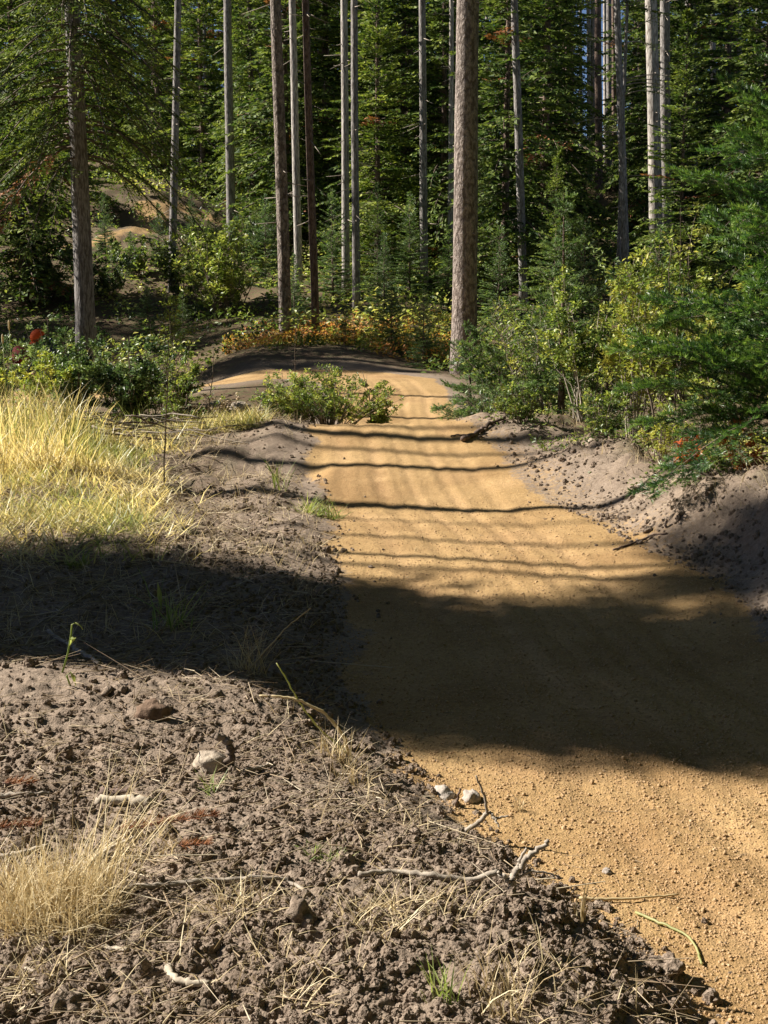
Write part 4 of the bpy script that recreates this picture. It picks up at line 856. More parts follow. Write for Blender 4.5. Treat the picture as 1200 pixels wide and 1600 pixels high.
    tag(obj('thin_grass', g.me('thin_grass'), M['straw']), 'thin dry grass in wisps between the grass stand and the trail', 'grass', kind='stuff')
    # bent blades in tufts
    g = Geo(); rr, x, y = scatter(9000, 32, 2.2, 8.5, 1.0); o1, r1, r2 = trail_info(x, y); dn = fbm(x, y, .38, 3, 14)
    k = (r1 > .25) & (o1 > 0) & (dn > .16); x, y = x[k], y[k]; n = len(x)
    blades(g, np.stack([x, y, H(x, y)-.003], 1), rr.uniform(0, 6.28, n), rr.uniform(.5, 1.5, n), rr.uniform(.03, .13, n), .0022*rr.uniform(.6, 1.3, n), rr.uniform(0, 1, n), curl=rr.uniform(0, .5, n), rng=rr)
    tag(obj('sparse_dry_grass', g.me('sparse_dry_grass'), M['straw']), 'thin flattened dry grass in wisps on the turned soil', 'grass', kind='stuff')
    # small litter and rootlets on the right bank
    g = Geo(); n = 3500; y = rng.uniform(5.5, 13, n); x = rng.uniform(.4, 3.2, n); o1, r1, r2 = trail_info(x, y); k = (r1 > .1) & (r1 < 1.2) & (o1 < 0); x, y = x[k], y[k]; n = len(x)
    az = rng.uniform(0, 6.28, n); D = np.stack([np.cos(az), np.sin(az), rng.normal(.1, .3, n)], 1)
    sticks(g, np.stack([x, y, H(x, y)+.004], 1), D, rng.uniform(.01, .11, n), rng.uniform(.0015, .004, n), rng.uniform(0, .8, n))
    tag(obj('rootlet_litter', g.me('rootlet_litter'), M['litter']), 'small rootlets and twigs on the cut bank right of the trail', 'litter', kind='stuff')
    g = Geo(); rr, x, y = scatter(1500, 33, 2.4, 13, 1.1); o1, r1, r2 = trail_info(x, y); k = (r1 < .0) & (rr.uniform(size=len(x)) < .25+.75*sst(-.35, 0, r1)); x, y = x[k], y[k]; n = len(x)
    az = rr.uniform(0, 6.28, n); sticks(g, np.stack([x, y, H(x, y)+.003], 1), np.stack([np.cos(az), np.sin(az), rr.normal(0, .06, n)], 1), rr.lognormal(math.log(.018), .6, n).clip(.006, .09), rr.uniform(.001, .0025, n)*(1+.06*y), rr.uniform(0, .8, n))
    tag(obj('trail_litter', g.me('trail_litter'), M['litter']), 'stray needles and bits of straw on the ochre trail', 'litter', kind='stuff')
    # leafy fringe and dry grass on the lip of the right bank
    G = Geo(); n = 15000; y = rng.uniform(7.6, 15, n); x = rng.uniform(.4, 3.6, n); o1, r1, r2 = trail_info(x, y); dn = fbm(x, y, .5, 3, 29)
    lip = np.interp(y, [7.4, 9, 11, 15], [.45, .30, .18, .10]); k = (r1 > lip+.25*fbm(x, y, .3, 2, 28)) & (o1 < 0) & (dn > -.12) & (r1 < 2); x, y, dn = x[k], y[k], dn[k]; n = len(x)
    hgt = rng.uniform(0, 1, n)*(.04+.35*np.clip(dn+.1, 0, .6)); D = rng.normal(0, 1, (n, 3)); D[:, 2] = D[:, 2]*.4+.4; N = rng.normal(0, .5, (n, 3)); N[:, 2] += 1
    leaves(G, np.stack([x, y, H(x, y)+hgt], 1), D, N, .034*rng.uniform(.7, 1.3, n), .019*rng.uniform(.7, 1.3, n), np.clip(.45+1.2*fbm(x, y, .8, 3, 27)+rng.uniform(-.2, .3, n), 0, 1))
    tag(obj('bank_plants', G.me('bank_plants'), M['leaf_green']), 'low leafy plants fringing the top of the right bank', 'ground plants', kind='stuff')
    g = Geo(); n = 5000; y = rng.uniform(6.8, 14, n); x = rng.uniform(.4, 3.4, n); o1, r1, r2 = trail_info(x, y); dn = fbm(x, y, .35, 3, 26); k = (r1 > .32) & (o1 < 0) & (dn > -.02) & (r1 < 1.6); x, y = x[k], y[k]; n = len(x)
    blades(g, np.stack([x, y, H(x, y)-.005], 1), rng.normal(math.pi, 1.2, n), rng.uniform(.3, 1.4, n), rng.uniform(.06, .22, n), .004*rng.uniform(.6, 1.3, n), rng.uniform(0, 1, n), curl=rng.uniform(.1, .7, n), rng=rng)
    tag(obj('bank_grass', g.me('bank_grass'), M['straw']), 'dry grass hanging over the cut edge of the right bank', 'grass', kind='stuff')
grass_field()

def tuft(px, py, label, n, L, spread, seed, m='straw', W=.003, lean=(.05, .7), name='grass_tuft', leanaz=None, curl=(0, .45), up=0):
    p = hit(px, py); rng = np.random.default_rng(seed); g = Geo(); a = rng.uniform(0, 6.28, n); r = spread*np.sqrt(rng.uniform(0, 1, n))
    X = p[0]+r*np.cos(a); Y = p[1]+r*np.sin(a); az = rng.uniform(0, 6.28, n) if leanaz is None else rng.normal(leanaz, .7, n)
    P = np.stack([X-p[0], Y-p[1], H(X, Y)-p[2]-.01], 1)
    blades(g, P, az, rng.uniform(lean[0], lean[1], n), L*rng.uniform(.35, 1.1, n), W*rng.uniform(.6, 1.3, n), rng.uniform(0, 1, n), curl=rng.uniform(curl[0], curl[1], n), rng=rng)
    return tag(obj(name, g.me('tuft'), M[m], None, tuple(p)), label, 'grass tuft')
tuft(85, 1440, 'large bushy straw-coloured tuft leaning right in the left foreground', 950, .20, .13, 1, W=.0026, lean=(.0, 1.25), curl=(-.1, .5))
tuft(150, 1400, 'wisp of long straw stems rising out of the large bushy tuft', 60, .40, .08, 51, W=.0026, lean=(.1, .6), leanaz=.5)
tuft(30, 1420, 'straw tuft at the left edge merging into the large bushy one', 420, .22, .11, 2, W=.0026, lean=(.2, 1.1))
tuft(605, 1440, 'flattened pale yellow-green tuft low in the centre of the soil mound', 260, .12, .09, 3, W=.0026, lean=(.5, 1.5))
tuft(508, 1340, 'small yellowish moss-like tuft above the centre of the mound', 150, .055, .06, 4, 'green_grass', W=.0024, lean=(.4, 1.4))
tuft(370, 1420, 'short straw tuft by the long thin root', 120, .13, .07, 5, lean=(.4, 1.4))
tuft(525, 1180, 'sparse dry tuft at the foot of the arching stem', 60, .15, .05, 6, lean=(.1, .7))
tuft(545, 1215, 'short dry wisps near the mound top beside the arching stem', 40, .10, .05, 7)
tuft(330, 1240, 'grey-green grass wisp below the pale round stone', 28, .10, .02, 8, 'green_grass', W=.004, lean=(.3, 1.3))
tuft(780, 1575, 'dry and green tuft cut by the bottom edge', 60, .17, .06, 9, 'straw', W=.003)
tuft(690, 1560, 'green sprig with dry blades near the bottom edge', 30, .10, .03, 10, 'green_grass', W=.004)
tuft(30, 1560, 'wisps of straw in the bottom left corner', 80, .16, .10, 11, lean=(.4, 1.3))
tuft(810, 1268, 'tiny pale upright tuft on the ochre trail edge', 16, .07, .012, 12, W=.003, lean=(0, .4))
tuft(905, 1440, 'upright dry stalks at the soil edge beside the green stem', 12, .11, .012, 13, W=.005, lean=(0, .25), curl=(0, .1))
tuft(470, 1560, 'low straw wisps right of the curved peeled twig', 60, .12, .08, 14, lean=(.5, 1.4))
tuft(240, 1330, 'straw wisps under the rust-coloured fir sprig', 90, .16, .08, 15, lean=(.4, 1.3))
tuft(700, 1420, 'thin straw wisps left of the forked grey root', 60, .11, .07, 16, lean=(.5, 1.4))
tuft(500, 805, 'pale green leafy grass clump on the left edge of the sunlit trail', 170, .17, .13, 17, 'green_grass', W=.008, lean=(.2, 1.2))
tuft(438, 765, 'few green blades growing in the shaded hollow left of the trail', 14, .30, .05, 18, 'green_grass', W=.008, lean=(.1, .6))
tuft(120, 890, 'bright green weed at the edge of shade below the tall grass', 36, .16, .05, 19, 'green_grass', W=.016, lean=(.2, 1.1))
tuft(650, 862, 'tiny straw wisp by the dark clods at the trail edge', 10, .08, .03, 20)
tuft(268, 980, 'grass clump standing in the shaded hollow', 34, .36, .09, 21, 'green_grass', W=.007, lean=(.1, .9))
tuft(390, 1050, 'fine dry grass bunch just behind the crest of the mound', 90, .26, .07, 22, W=.003, lean=(.1, .9))
tuft(420, 860, 'faint dry grass fringe along the edge of the shade', 120, .10, .30, 23, lean=(.3, 1.2))
tuft(215, 660, 'broad yellow-green blades at the right side of the tall grass', 60, .34, .22, 24, 'green_grass', W=.011, lean=(.1, .7))
tuft(500, 860, 'short fringe of dry grass above the shaded trail edge', 80, .09, .18, 25, lean=(.3, 1.2))
tuft(60, 690, 'feathery drooping grey-green grass head clump behind the tall grass', 320, .42, .10, 26, 'straw', W=.006, lean=(.0, .4), curl=(.3, .8))

# ------------------------------------------------------------------ sticks, roots, stones: each on its own
def stick(name, label, pts, r0, r1, m, cat='stick', sides=7, seed=0, side=()):
    """pts: photo points with height above the ground, in metres"""
    W = []
    for q in pts:
        px, py, h = q[:3]
        p = hit(px, py) if h <= 0 else None
        W.append((p, h, px, py))
    # raised points keep the distance of the nearest grounded one
    base = next(p for p, h, *_ in W if p is not None); P = []; Yl = base[1]
    for q, (p, h, px, py) in zip(pts, W):
        if p is not None: Yl = p[1]; P.append(p+[0, 0, r0*.6+.007])
        else: P.append(at(px, py, Yl+(q[3] if len(q) > 3 else 0)))
    P = np.array(P); o0 = P[0].copy(); rng = np.random.default_rng(seed)
    def fine(Q, ra, rb):
        Q = np.array(Q); d = np.concatenate([[0], np.cumsum(np.linalg.norm(np.diff(Q, axis=0), axis=1))]); t = np.linspace(0, d[-1], max(8, len(Q)*5))
        R_ = np.stack([np.interp(t, d, Q[:, k]) for k in range(3)], 1)
        for _ in range(2): R_[1:-1] = (R_[:-2]+R_[1:-1]*2+R_[2:])/4
        R_[1:-1] += rng.normal(0, ra*.25, R_[1:-1].shape); rr = ra+(rb-ra)*t/d[-1]; return R_, rr*(1+rng.normal(0, .06, len(t)))
    g = Geo(); a, rr = fine(P-o0, r0, r1); tube(g, a, rr, sides, .95 if m == 'green_grass' else .5)
    o = tag(obj(name, g.me(name, smooth=True), M[m], None, tuple(o0)), label, cat)
    for sp in side:            # offshoots, children of the stick
        pp = []
        for (px, py, dy) in sp[:-1]: pp.append(at(px, py, base[1]+dy))
        g2 = Geo(); a, rr = fine(np.array(pp)-o0, sp[-1], sp[-1]*.5); tube(g2, a, rr, 6); obj('side_branch', g2.me('side_branch', smooth=True), M[m], o)
    return o
G0 = 0
stick('peeled_twig', 'short curved peeled white twig lying in the soil near the bottom left', [(263, 1520, .0), (268, 1534, 0), (285, 1543, 0), (328, 1546, 0)], .008, .006, 'pale_wood', 'twig', 8, 1)
stick('bleached_stick', 'thick bleached stick half buried left of the rust-coloured fir sprig', [(150, 1262, 0), (195, 1258, 0), (235, 1262, 0)], .013, .012, 'pale_wood', 'stick', 8, 2)
stick('grey_stick', 'short grey stick lying just above the thick bleached stick', [(160, 1243, 0), (202, 1243, 0)], .010, .009, 'dark_wood', 'stick', 8, 3)
stick('thin_stick', 'straight thin pale stick reaching in from the left edge', [(-10, 1250, 0), (35, 1247, 0), (78, 1246, 0)], .007, .005, 'dead_twig', 'stick', 6, 4)
stick('pale_branch', 'long pale branch pointing up right from the left edge behind the big tuft', [(-15, 1352, 0), (30, 1342, 0), (75, 1330, 0)], .009, .007, 'pale_wood', 'branch', 7, 5)
stick('pale_twig', 'thin bleached twig crossing the rust-coloured fir sprig', [(120, 1368, 0), (165, 1335, 0), (210, 1308, .02)], .005, .003, 'pale_wood', 'twig', 6, 6)
stick('long_root', 'long thin root snaking across the middle of the mound', [(180, 1398, 0), (240, 1390, 0), (300, 1386, 0), (360, 1382, 0), (392, 1370, .02), (420, 1372, .02), (450, 1382, 0), (480, 1402, 0)], .007, .004, 'dead_twig', 'root', 6, 7)
stick('grey_root', 'smooth grey root running left from the forked upright root', [(560, 1372, 0), (620, 1369, 0), (680, 1374, 0), (735, 1378, .02), (762, 1368, .03), (778, 1362, .03)], .006, .007, 'dead_twig', 'root', 7, 8)
stick('forked_root', 'forked grey root sticking up at the edge of the ochre trail', [(801, 1400, 0), (800, 1380, .03), (806, 1362, .05), (826, 1338, .08), (858, 1313, .1)], .010, .0045, 'dead_twig', 'root', 8, 9,
      side=[[(803, 1372, 0), (812, 1345, .01), (823, 1325, .02), .0055], [(800, 1385, 0), (790, 1370, .0), (778, 1362, .0), .007], [(808, 1372, 0), (828, 1361, 0), (850, 1362, 0), (880, 1372, -.02), .003]])
stick('broken_twig', 'pale broken twig with dark upright tip beside grey stones at the trail edge', [(728, 1303, 0), (748, 1285, .01), (762, 1270, .03)], .007, .007, 'dead_twig', 'twig', 8, 10,
      side=[[(761, 1270, 0), (758, 1245, .0), (744, 1212, .0), .005], [(765, 1268, 0), (773, 1278, 0), (795, 1275, 0), .0045], [(768, 1270, 0), (775, 1282, -.02), (780, 1292, -.03), .005]])
stick('dark_stub', 'short dark upright twig stub between the two grey stones', [(712, 1262, 0), (716, 1246, .02), (719, 1232, .04)], .005, .003, 'dark_wood', 'twig', 6, 11)
stick('green_stem', 'straight thin straw-brown stem lying from the soil onto the ochre trail', [(905, 1409, 0), (960, 1411, 0), (1010, 1407, 0), (1060, 1403, 0)], .004, .0025, 'straw', 'stem', 6, 12)
stick('pale_green_stem', 'bent pale green stem lying on the ochre trail at the lower right', [(993, 1431, 0), (1035, 1449, 0), (1075, 1467, 0), (1087, 1485, 0), (1096, 1512, 0)], .0038, .0026, 'green_grass', 'stem', 6, 13)
stick('curled_root', 'curled dark root standing up in front of the pale round stone', [(355, 1205, 0), (361, 1190, .03), (362, 1172, .05), (352, 1156, .07), (333, 1147, .09)], .013, .009, 'twig', 'root', 8, 14,
      side=[[(362, 1176, 0), (370, 1168, 0), (380, 1158, 0), .005]])
stick('small_stick', 'stubby grey stick lying right of the curled dark root', [(382, 1211, 0), (405, 1207, 0), (420, 1199, 0)], .007, .004, 'dead_twig', 'stick', 6, 15)
stick('straw_stem', 'pale broken straw stem below the large bushy tuft', [(156, 1487, 0), (200, 1491, 0)], .005, .005, 'pale_wood', 'stem', 5, 16)
stick('bottom_twig', 'thin pale twig lying in the lower left corner soil', [(40, 1520, 0), (85, 1532, 0)], .004, .003, 'dead_twig', 'twig', 5, 17)
stick('arching_stem', 'dry arching stem bending over the shaded trail edge', [(545, 1185, 0), (542, 1165, .05), (530, 1140, .1), (505, 1112, .16), (460, 1090, .2), (405, 1087, .2)], .006, .0035, 'straw', 'stem', 6, 18)
stick('sprouting_stem', 'green sprouting stem rising to the left across the arching dry stem', [(545, 1185, 0), (500, 1140, .07), (465, 1095, .12), (450, 1065, .16), (432, 1036, .2)], .0035, .002, 'green_grass', 'stem', 5, 19)
stick('long_dry_stem', 'long thin dry stem slanting up right out of the shaded hollow', [(385, 1055, 0), (420, 1010, .05), (450, 978, .1), (486, 950, .15)], .003, .002, 'straw', 'stem', 5, 20)
stick('slanting_stem', 'long pale stem slanting across the shaded straw at the left', [(15, 1010, 0), (80, 965, 0), (155, 915, 0)], .004, .003, 'dead_twig', 'stem', 5, 21)
stick('shaded_stick', 'thick dull stick lying in the shaded hollow', [(76, 990, 0), (105, 1010, 0), (155, 1042, 0)], .009, .007, 'dead_twig', 'stick', 6, 22)
stick('bank_root', 'thin dark root dangling over the cut bank on the right', [(958, 862, 0), (1000, 848, 0), (1020, 838, 0), (1042, 836, 0)], .006, .006, 'dark_wood', 'root', 6, 23)
stick('bank_stub', 'small dark stub poking out of the right bank', [(1039, 826, 0), (1042, 812, .03)], .009, .005, 'dark_wood', 'root', 6, 24)
stick('leaning_branch', 'dark thin branch arching from the right edge above the red plant', [(1027, 728, 0), (1058, 715, .1), (1120, 718, .15), (1165, 733, .1), (1215, 740, .1)], .007, .005, 'dark_wood', 'branch', 6, 25)
stick('exposed_root', 'dark exposed root at the foot of the right bank', [(722, 692, 0), (745, 680, .0), (768, 664, 0), (790, 655, 0)], .022, .012, 'dark_wood', 'root', 8, 26)
stick('hooked_twig', 'thin hooked twig lying on the trail beside the dark exposed root', [(704, 684, 0), (716, 679, .01), (729, 682, 0)], .008, .006, 'dark_wood', 'twig', 5, 27)
stick('arched_root', 'wiry arched dark root above the pale grass patch', [(258, 672, .15), (275, 676, .15), (290, 692, .12), (305, 685, .12), (322, 668, .15)], .012, .006, 'dark_wood', 'root', 6, 28) if False else None
p0 = hit(290, 705)
def brush():
    rng = np.random.default_rng(66); c = hit(200, 700)
    t = thing('brush_pile', 'low pile of grey dead branches behind the matted grass', 'brush pile', tuple(c))
    for i in range(52):
        a = rng.normal(0.1, .55)+math.pi*rng.integers(0, 2); L = rng.uniform(.35, 1.3); o = np.array([rng.uniform(-.75, .8), rng.uniform(-.35, .7), rng.uniform(.03, .20)])
        tt = np.linspace(-.5, .5, 7); q = o+np.stack([np.cos(a)*tt*L, np.sin(a)*tt*L*.6, .10*rng.normal()*tt+rng.normal(0, .015, 7)], 1); q[:, :2] += np.cumsum(rng.normal(0, .012, (7, 2)), 0)
        g = Geo(); r = rng.uniform(.005, .014); tube(g, q, np.linspace(r, r*.4, 7), 5)
        obj('branch', g.me('dead_branch', smooth=True), M['dead_twig' if i % 3 else 'dark_wood'], t)
    g = Geo()
    pts = [at(255, 676, 11.6), at(272, 672, 11.55), at(285, 690, 11.5), at(300, 688, 11.5), at(315, 672, 11.5), at(322, 664, 11.5)]
    tube(g, np.array(pts)-c, [.010, .012, .013, .012, .008, .005], 6); obj('hooked_branch', g.me('hooked_branch', smooth=True), M['dark_wood'], t)
brush()
# thin bare saplings in the middle left
for (px, py, Y, tx, ty, r, lb) in [(256, 790, 9.3, 258, 505, .006, 'thin dark upright bare sapling in front of the brush pile'), (327, 660, 14, 332, 540, .007, 'thin reddish bare stem left of the low bush'),
                                (243, 650, 14, 246, 560, .008, 'whitish bare stem left of the thin dark upright sapling'), (590, 655, 13, 566, 580, .006, 'bent dark twig at the right end of the low bush'),
                                (462, 590, 15, 466, 500, .006, 'dry upright flower stalk above the low bush')]:
    a = at(px, py, Y); a[2] = min(a[2], gz(a[0], Y)+.0) if py > 700 else gz(a[0], Y); b = at(tx, ty, Y); g = Geo(); t = np.linspace(0, 1, 9)[:, None]; rng = np.random.default_rng(px)
    q = a+(b-a)*t; q[1:-1] += np.cumsum(rng.normal(0, .006, (7, 3)), 0); q = q-a; tube(g, q, np.linspace(r, r*.35, 9), 5)
    o = tag(obj('bare_stem', g.me('bare_stem', smooth=True), M['twig' if 'whit' not in lb else 'dead_twig'], None, tuple(a)), lb, 'stem')
    for k in range(6):
        u = rng.uniform(.4, .95); p = q[int(u*8)]; az = rng.uniform(0, 6.28); d = np.array([math.cos(az), math.sin(az)*.4, .7])*rng.uniform(.06, .16); g2 = Geo(); tube(g2, [p, p+d*.5, p+d], [r*.4, r*.3, r*.15], 4); obj('side_twig', g2.me('side_twig'), M['twig'], o)
# timothy stalks over the tall grass
for (px, Y, ty, lb) in [(14, 10.6, 500, 'tallest pale grass stalk with seed head at the left edge'), (4, 10.4, 522, 'shorter grass stalk with seed head, leftmost in the picture'), (38, 10.9, 600, 'bent grass stalk with drooping tip left of the feathery clump')]:
    b = at(px, ty, Y); z = gz(b[0], Y); g = Geo(); h = b[2]-z; tube(g, [(0, 0, 0), (.004, 0, h*.5), (-.002, 0, h*.93)], [.0035, .003, .002], 5)
    o = tag(obj('grass_stalk', g.me('grass_stalk'), M['green_grass'], None, (b[0], Y, z)), lb, 'grass stalk')
    g = Geo(); tube(g, [(-.002, 0, h*.92), (-.002, 0, h*.94), (-.002, 0, h*.985), (-.001, 0, h)], [.003, .008, .007, .003], 7); obj('seed_head', g.me('seed_head', smooth=True), M['straw'], o)
# seedling with curled top in the shade
def sprout(px, py, pts, label, leafs):
    p = hit(px, py); P = [at(a, b, p[1]-.0) for a, b in pts]; g = Geo(); tube(g, np.array([p]+P)-p, np.linspace(.0035, .002, len(P)+1), 5)
    o = tag(obj('grass_sprout', g.me('sprout', smooth=True), M['green_grass'], None, tuple(p)), label, 'sprout')
    for (ax, ay, bx, by, w_) in leafs:
        A = at(ax, ay, p[1])-p; B = at(bx, by, p[1]-.02)-p; g2 = Geo(); m = (A+B)/2+[0, 0, .01]; s = np.array([0, .6, .0])*w_+np.array([w_*.5, 0, 0])
        V = [A, m-s, m+s, B, m+[0, 0, .004]]; g2.add(V, [[0, 1, 4], [0, 4, 2], [1, 3, 4], [4, 3, 2]], .7); obj('leaf', g2.me('leaf_blade'), M['green_grass'], o)
sprout(97, 1052, [(106, 1020), (111, 990), (112, 976), (118, 973), (126, 978), (130, 984)], 'pale sprout with curled tip standing in the shaded hollow', [(108, 1012, 119, 996, .012), (108, 1000, 118, 1002, .008)])
sprout(110, 1072, [(104, 1056), (110, 1050), (116, 1060)], 'small hooked pale sprout on the crest of the mound', [(110, 1050, 119, 1073, .01)])
sprout(252, 955, [(250, 935), (247, 912)], 'single broad green blade in the shaded hollow', [(253, 958, 246, 908, .018), (252, 945, 270, 955, .014), (250, 942, 232, 950, .01)])
# leaves on the sprouting stem
def stone(name, px, py, r, seed, m, label, cat='stone', sc=(1, 1, .75), sub=3, sink=.35, rough=.28):
    p = hit(px, py); o = obj(name, lump(name, r, seed, sub, sc, rough), M[m], None, (p[0], p[1], p[2]+r*sc[2]*(.5-sink)))
    o.rotation_euler = (0, 0, seed); return tag(o, label, cat)
stone('round_stone', 330, 1198, .050, 3, 'rock_pale', 'pale round stone behind the curled dark root', sc=(1, .9, .75))
stone('grey_stone', 692, 1242, .040, 5, 'rock', 'flat grey stone at the trail edge, left of two', sc=(1.1, .8, .6))
stone('grey_stone', 736, 1250, .032, 8, 'rock', 'angular grey-brown stone at the trail edge, right of two', sc=(1, .8, .85), rough=.4)
stone('small_pebble', 948, 1363, .013, 9, 'rock', 'small grey pebble alone on the ochre trail', 'pebble')
stone('brown_clod', 240, 1120, .052, 12, 'clod_brown', 'squarish brown clod near the top left of the mound', 'clod', sc=(1, .8, .85), rough=.3)
stone('big_clod', 1040, 1522, .038, 14, 'clod', 'large crumbly clod on the trail edge at the lower right', 'clod', sc=(1.1, 1, .9), rough=.3, sub=5)
stone('dark_clod', 335, 1100-10, .030, 15, 'clod', 'dark clod on the mound crest right of the squarish brown clod', 'clod', rough=.5)
stone('dark_clod', 160, 1085, .030, 16, 'clod', 'dark lump on the mound crest left of the squarish brown clod', 'clod', rough=.5)
stone('dark_clod', 470, 1440, .035, 17, 'clod', 'dark upright clod right of the long thin root', 'clod', sc=(.8, .8, 1.1), rough=.5)
stone('dark_clod', 100, 1570, .030, 18, 'clod', 'dark clod in the soil at the bottom left', 'clod', rough=.5)
stone('dark_clod', 380, 795, .038, 19, 'clod', 'dark clod on the sunlit soil left of the green clump', 'clod', rough=.5)
stone('bank_stone', 925, 690, .028, 20, 'rock_pale', 'small pale stone under the shrubs on the right bank')
stone('bank_stone', 1024, 708, .028, 22, 'rock_pale', 'white pebble at the foot of the yellow plants', 'pebble')
for i, (px, py, r) in enumerate([(338, 634, .09), (355, 640, .07), (372, 634, .10), (392, 640, .06), (408, 636, .07)]):
    p = at(px, py, 14.2); o = obj('row_stone', lump('row_stone', r, 30+i, 2, (1.2, .9, .7), .3), M['rock_pale'], None, (p[0], 14.2, gz(p[0], 14.2)+r*.3))
    tag(o, ['leftmost', 'second', 'largest, middle', 'smallest, fourth', 'rightmost'][i]+' pale stone in the row along the inside of the bend', 'stone', 'pale stones inside the bend')
# rust-coloured dead fir sprigs
def sprig(px, py, ang, L, label, m='rust', seed=0):
    p = hit(px, py); rng = np.random.default_rng(seed); g = Geo(); n = int(L*1500); f = rng.uniform(0, 1, n); d = np.array([math.cos(ang), math.sin(ang), 0.0]); s = np.array([-d[1], d[0], 0])
    th = rng.uniform(-.3, math.pi+.3, n)[:, None]; rd = s*np.cos(th)+np.array([0, 0, 1.])*np.sin(th); q = d*(f*L)[:, None]+[0, 0, .012]
    needles(g, q, d*.7+rd*.9, np.full(n, .030)*rng.uniform(.5, 1.2, n), np.full(n, .0022), rng.uniform(0, 1, n), rng=rng)
    o = tag(obj('dead_fir_sprig', g.me('dead_needles'), M[m], None, tuple(p+[0, 0, .01])), label, 'sprig')
    g = Geo(); tube(g, [[0, 0, .012], list(d*L*.5+[0, 0, .012]), list(d*L+[0, 0, .01])], [.003, .0025, .0015], 5); obj('twig', g.me('sprig_twig'), M['dark_wood'], o); return o
sprig(180, 1312, .42, .25, 'rust-coloured dead fir sprig pointing up right in the left foreground', seed=1)
sprig(278, 1335, .1, .07, 'small orange scrap of dead fir needles right of the large rusty sprig', seed=2)
sprig(-12, 1308, .2, .11, 'flat rust-coloured fir scrap at the left edge', seed=3)
sprig(5, 1236, .1, .08, 'thin reddish fir scrap at the left edge above the straight pale stick', seed=4)

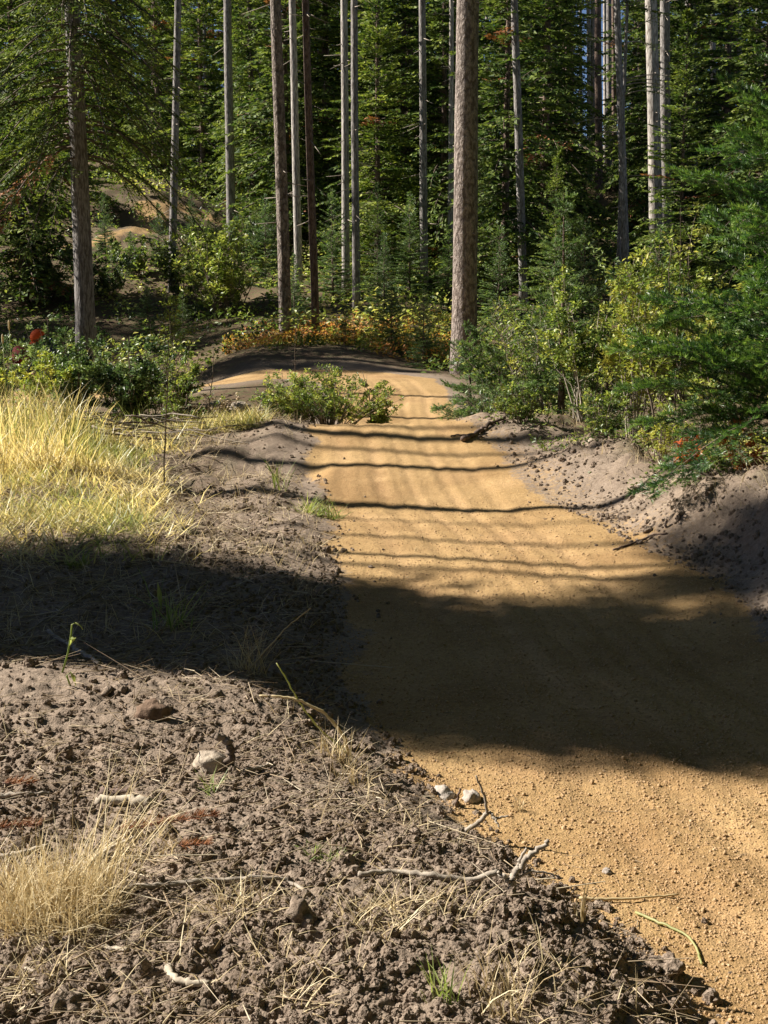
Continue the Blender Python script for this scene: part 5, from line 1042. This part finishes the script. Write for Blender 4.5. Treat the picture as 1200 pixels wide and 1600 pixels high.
# ------------------------------------------------------------------ the person working behind the shrubs
def person():
    root = at(90, 560, 20.5); X, Y = root[0], root[1]; hz = at(60, 521, Y)[2]; gzz = gz(X, Y)
    t = thing('person', 'person in an orange cap and navy top bending down behind the shrubs', 'person', (X, Y, hz-.92), R(-55))
    def skin(name, J, E, rad, m, par, lv=2):
        me = bpy.data.meshes.new(name); me.from_pydata(J, E, []); me.update(); o = bpy.data.objects.new(name, me); col.objects.link(o); o.parent = par
        md = o.modifiers.new('skin', 'SKIN'); md.use_smooth_shade = True
        for i, v in enumerate(me.skin_vertices[0].data): v.radius = (rad[i][0], rad[i][1]) if isinstance(rad[i], tuple) else (rad[i], rad[i])
        me.skin_vertices[0].data[0].use_root = True
        s = o.modifiers.new('sub', 'SUBSURF'); s.levels = lv; s.render_levels = lv; me.materials.append(M[m]); return o
    # facing local -Y, crouching with the back rounded
    J = [(0, .18, .40), (0, .10, .55), (0, -.05, .72), (0, -.17, .80), (0, -.22, .84),                    # pelvis..neck
         (.11, .16, .36), (.20, -.16, .48), (.17, .06, .10), (.17, -.10, .05),                             # leg r
         (-.11, .16, .36), (-.20, -.16, .48), (-.17, .06, .10), (-.17, -.10, .05),
         (.17, -.12, .74), (.24, -.22, .52), (.15, -.42, .36), (-.17, -.12, .74), (-.24, -.24, .50), (-.14, -.43, .34)]
    E = [(0, 1), (1, 2), (2, 3), (3, 4), (0, 5), (5, 6), (6, 7), (7, 8), (0, 9), (9, 10), (10, 11), (11, 12), (3, 13), (13, 14), (14, 15), (3, 16), (16, 17), (17, 18)]
    Rr = [(.15, .12), (.15, .11), (.17, .12), (.13, .10), .06, .10, .065, .045, .04, .10, .065, .045, .04, .07, .048, .032, .07, .048, .032]
    body = skin('body', J, E, Rr, 'navy', t)
    skin('trousers', [(0, .19, .39), (.11, .16, .36), (.20, -.16, .48), (.17, .06, .12), (-.11, .16, .36), (-.20, -.16, .48), (-.17, .06, .12)], [(0, 1), (1, 2), (2, 3), (0, 4), (4, 5), (5, 6)], [(.17, .14), .115, .08, .06, .115, .08, .06], 'denim', t)
    for s in (1, -1):
        skin('boot', [(.17*s, .09, .10), (.17*s, .08, .04), (.17*s, -.08, .035), (.17*s, -.14, .03)], [(0, 1), (1, 2), (2, 3)], [.055, .05, .045, .035], 'boot', t)
        h = skin('hand', [(.145*s, -.42, .36), (.14*s, -.47, .32), (.135*s, -.50, .29)], [(0, 1), (1, 2)], [.028, .034, .022], 'skin', t)
        for k in range(4): skin('finger', [((.115+.015*k)*s, -.49, .30), ((.112+.016*k)*s, -.525, .27-.004*(k % 2)), ((.114+.015*k)*s, -.53, .235)], [(0, 1), (1, 2)], [.009, .008, .007], 'skin', h, 1)
        skin('thumb', [(.115*s, -.465, .32), (.095*s, -.49, .30), (.09*s, -.515, .275)], [(0, 1), (1, 2)], [.011, .010, .008], 'skin', h, 1)
    head = skin('head', [(0, -.21, .82), (0, -.26, .86), (0, -.29, .90), (0, -.33, .84)], [(0, 1), (1, 2), (1, 3)], [.06, .085, .085, .05], 'skin', t)
    import bmesh
    def part(name, m, fn, par):
        bm = bmesh.new(); fn(bm); me = bpy.data.meshes.new(name); bm.to_mesh(me); bm.free()
        for p in me.polygons: p.use_smooth = True
        me.materials.append(M[m]); o = bpy.data.objects.new(name, me); col.objects.link(o); o.parent = par; return o
    tilt = Matrix.Translation((0, -.285, .885)) @ Matrix.Rotation(R(28), 4, 'X')
    def crown(bm):
        bmesh.ops.create_uvsphere(bm, u_segments=20, v_segments=12, radius=.112); bmesh.ops.delete(bm, geom=[v for v in bm.verts if v.co.z < -.012], context='VERTS')
        for v in bm.verts: v.co.y *= 1.12; v.co = tilt @ v.co
    cap = part('cap', 'orange', crown, head)
    def brim(bm):
        n = 12; rows = []
        for j, r in enumerate((.105, .15, .185)):
            rows.append([bm.verts.new((math.sin(a)*.105*(1 if j == 0 else .98), -math.cos(a)*r*1.0-.01, -.008-.012*j-.02*(math.sin(a)**2))) for a in np.linspace(-1.15, 1.15, n)])
        for j in range(2):
            for i in range(n-1): bm.faces.new((rows[j][i], rows[j][i+1], rows[j+1][i+1], rows[j+1][i]))
        r = bmesh.ops.solidify(bm, geom=bm.faces[:], thickness=.004)
        for v in bm.verts: v.co = tilt @ v.co
    part('brim', 'orange', brim, cap) if False else part('cap_brim', 'orange', brim, head)
    def hair(bm):
        bmesh.ops.create_uvsphere(bm, u_segments=16, v_segments=10, radius=.098); bmesh.ops.delete(bm, geom=[v for v in bm.verts if v.co.z > .01 or v.co.y < .0], context='VERTS')
        for v in bm.verts: v.co = tilt @ v.co
    part('hair', 'hair', hair, head)
    for s in (1, -1):
        part('ear', 'skin', lambda bm: (bmesh.ops.create_icosphere(bm, subdivisions=2, radius=.022), [setattr(v, 'co', tilt @ Vector((v.co.x*.4+.098*s, v.co.y, v.co.z*1.4-.03))) for v in bm.verts]), head)
        part('eye', 'hair', lambda bm: (bmesh.ops.create_icosphere(bm, subdivisions=2, radius=.010), [setattr(v, 'co', tilt @ Vector((v.co.x+.034*s, v.co.y-.088, v.co.z-.045))) for v in bm.verts]), head)
    part('nose', 'skin', lambda bm: (bmesh.ops.create_icosphere(bm, subdivisions=2, radius=.016), [setattr(v, 'co', tilt @ Vector((v.co.x*.8, v.co.y-.102, v.co.z*1.5-.068))) for v in bm.verts]), head)
    # dark red bag beside the person
    b = at(34, 552, 20.3); me = lump('bag', .16, 44, 3, (1, .7, .9), .15, 1.2, .02); o = tag(obj('red_bag', me, M['maroon'], None, (b[0], 20.3, b[2]-.03)), 'dark red bundle left of the crouching person, mostly behind leaves', 'bag')
person()
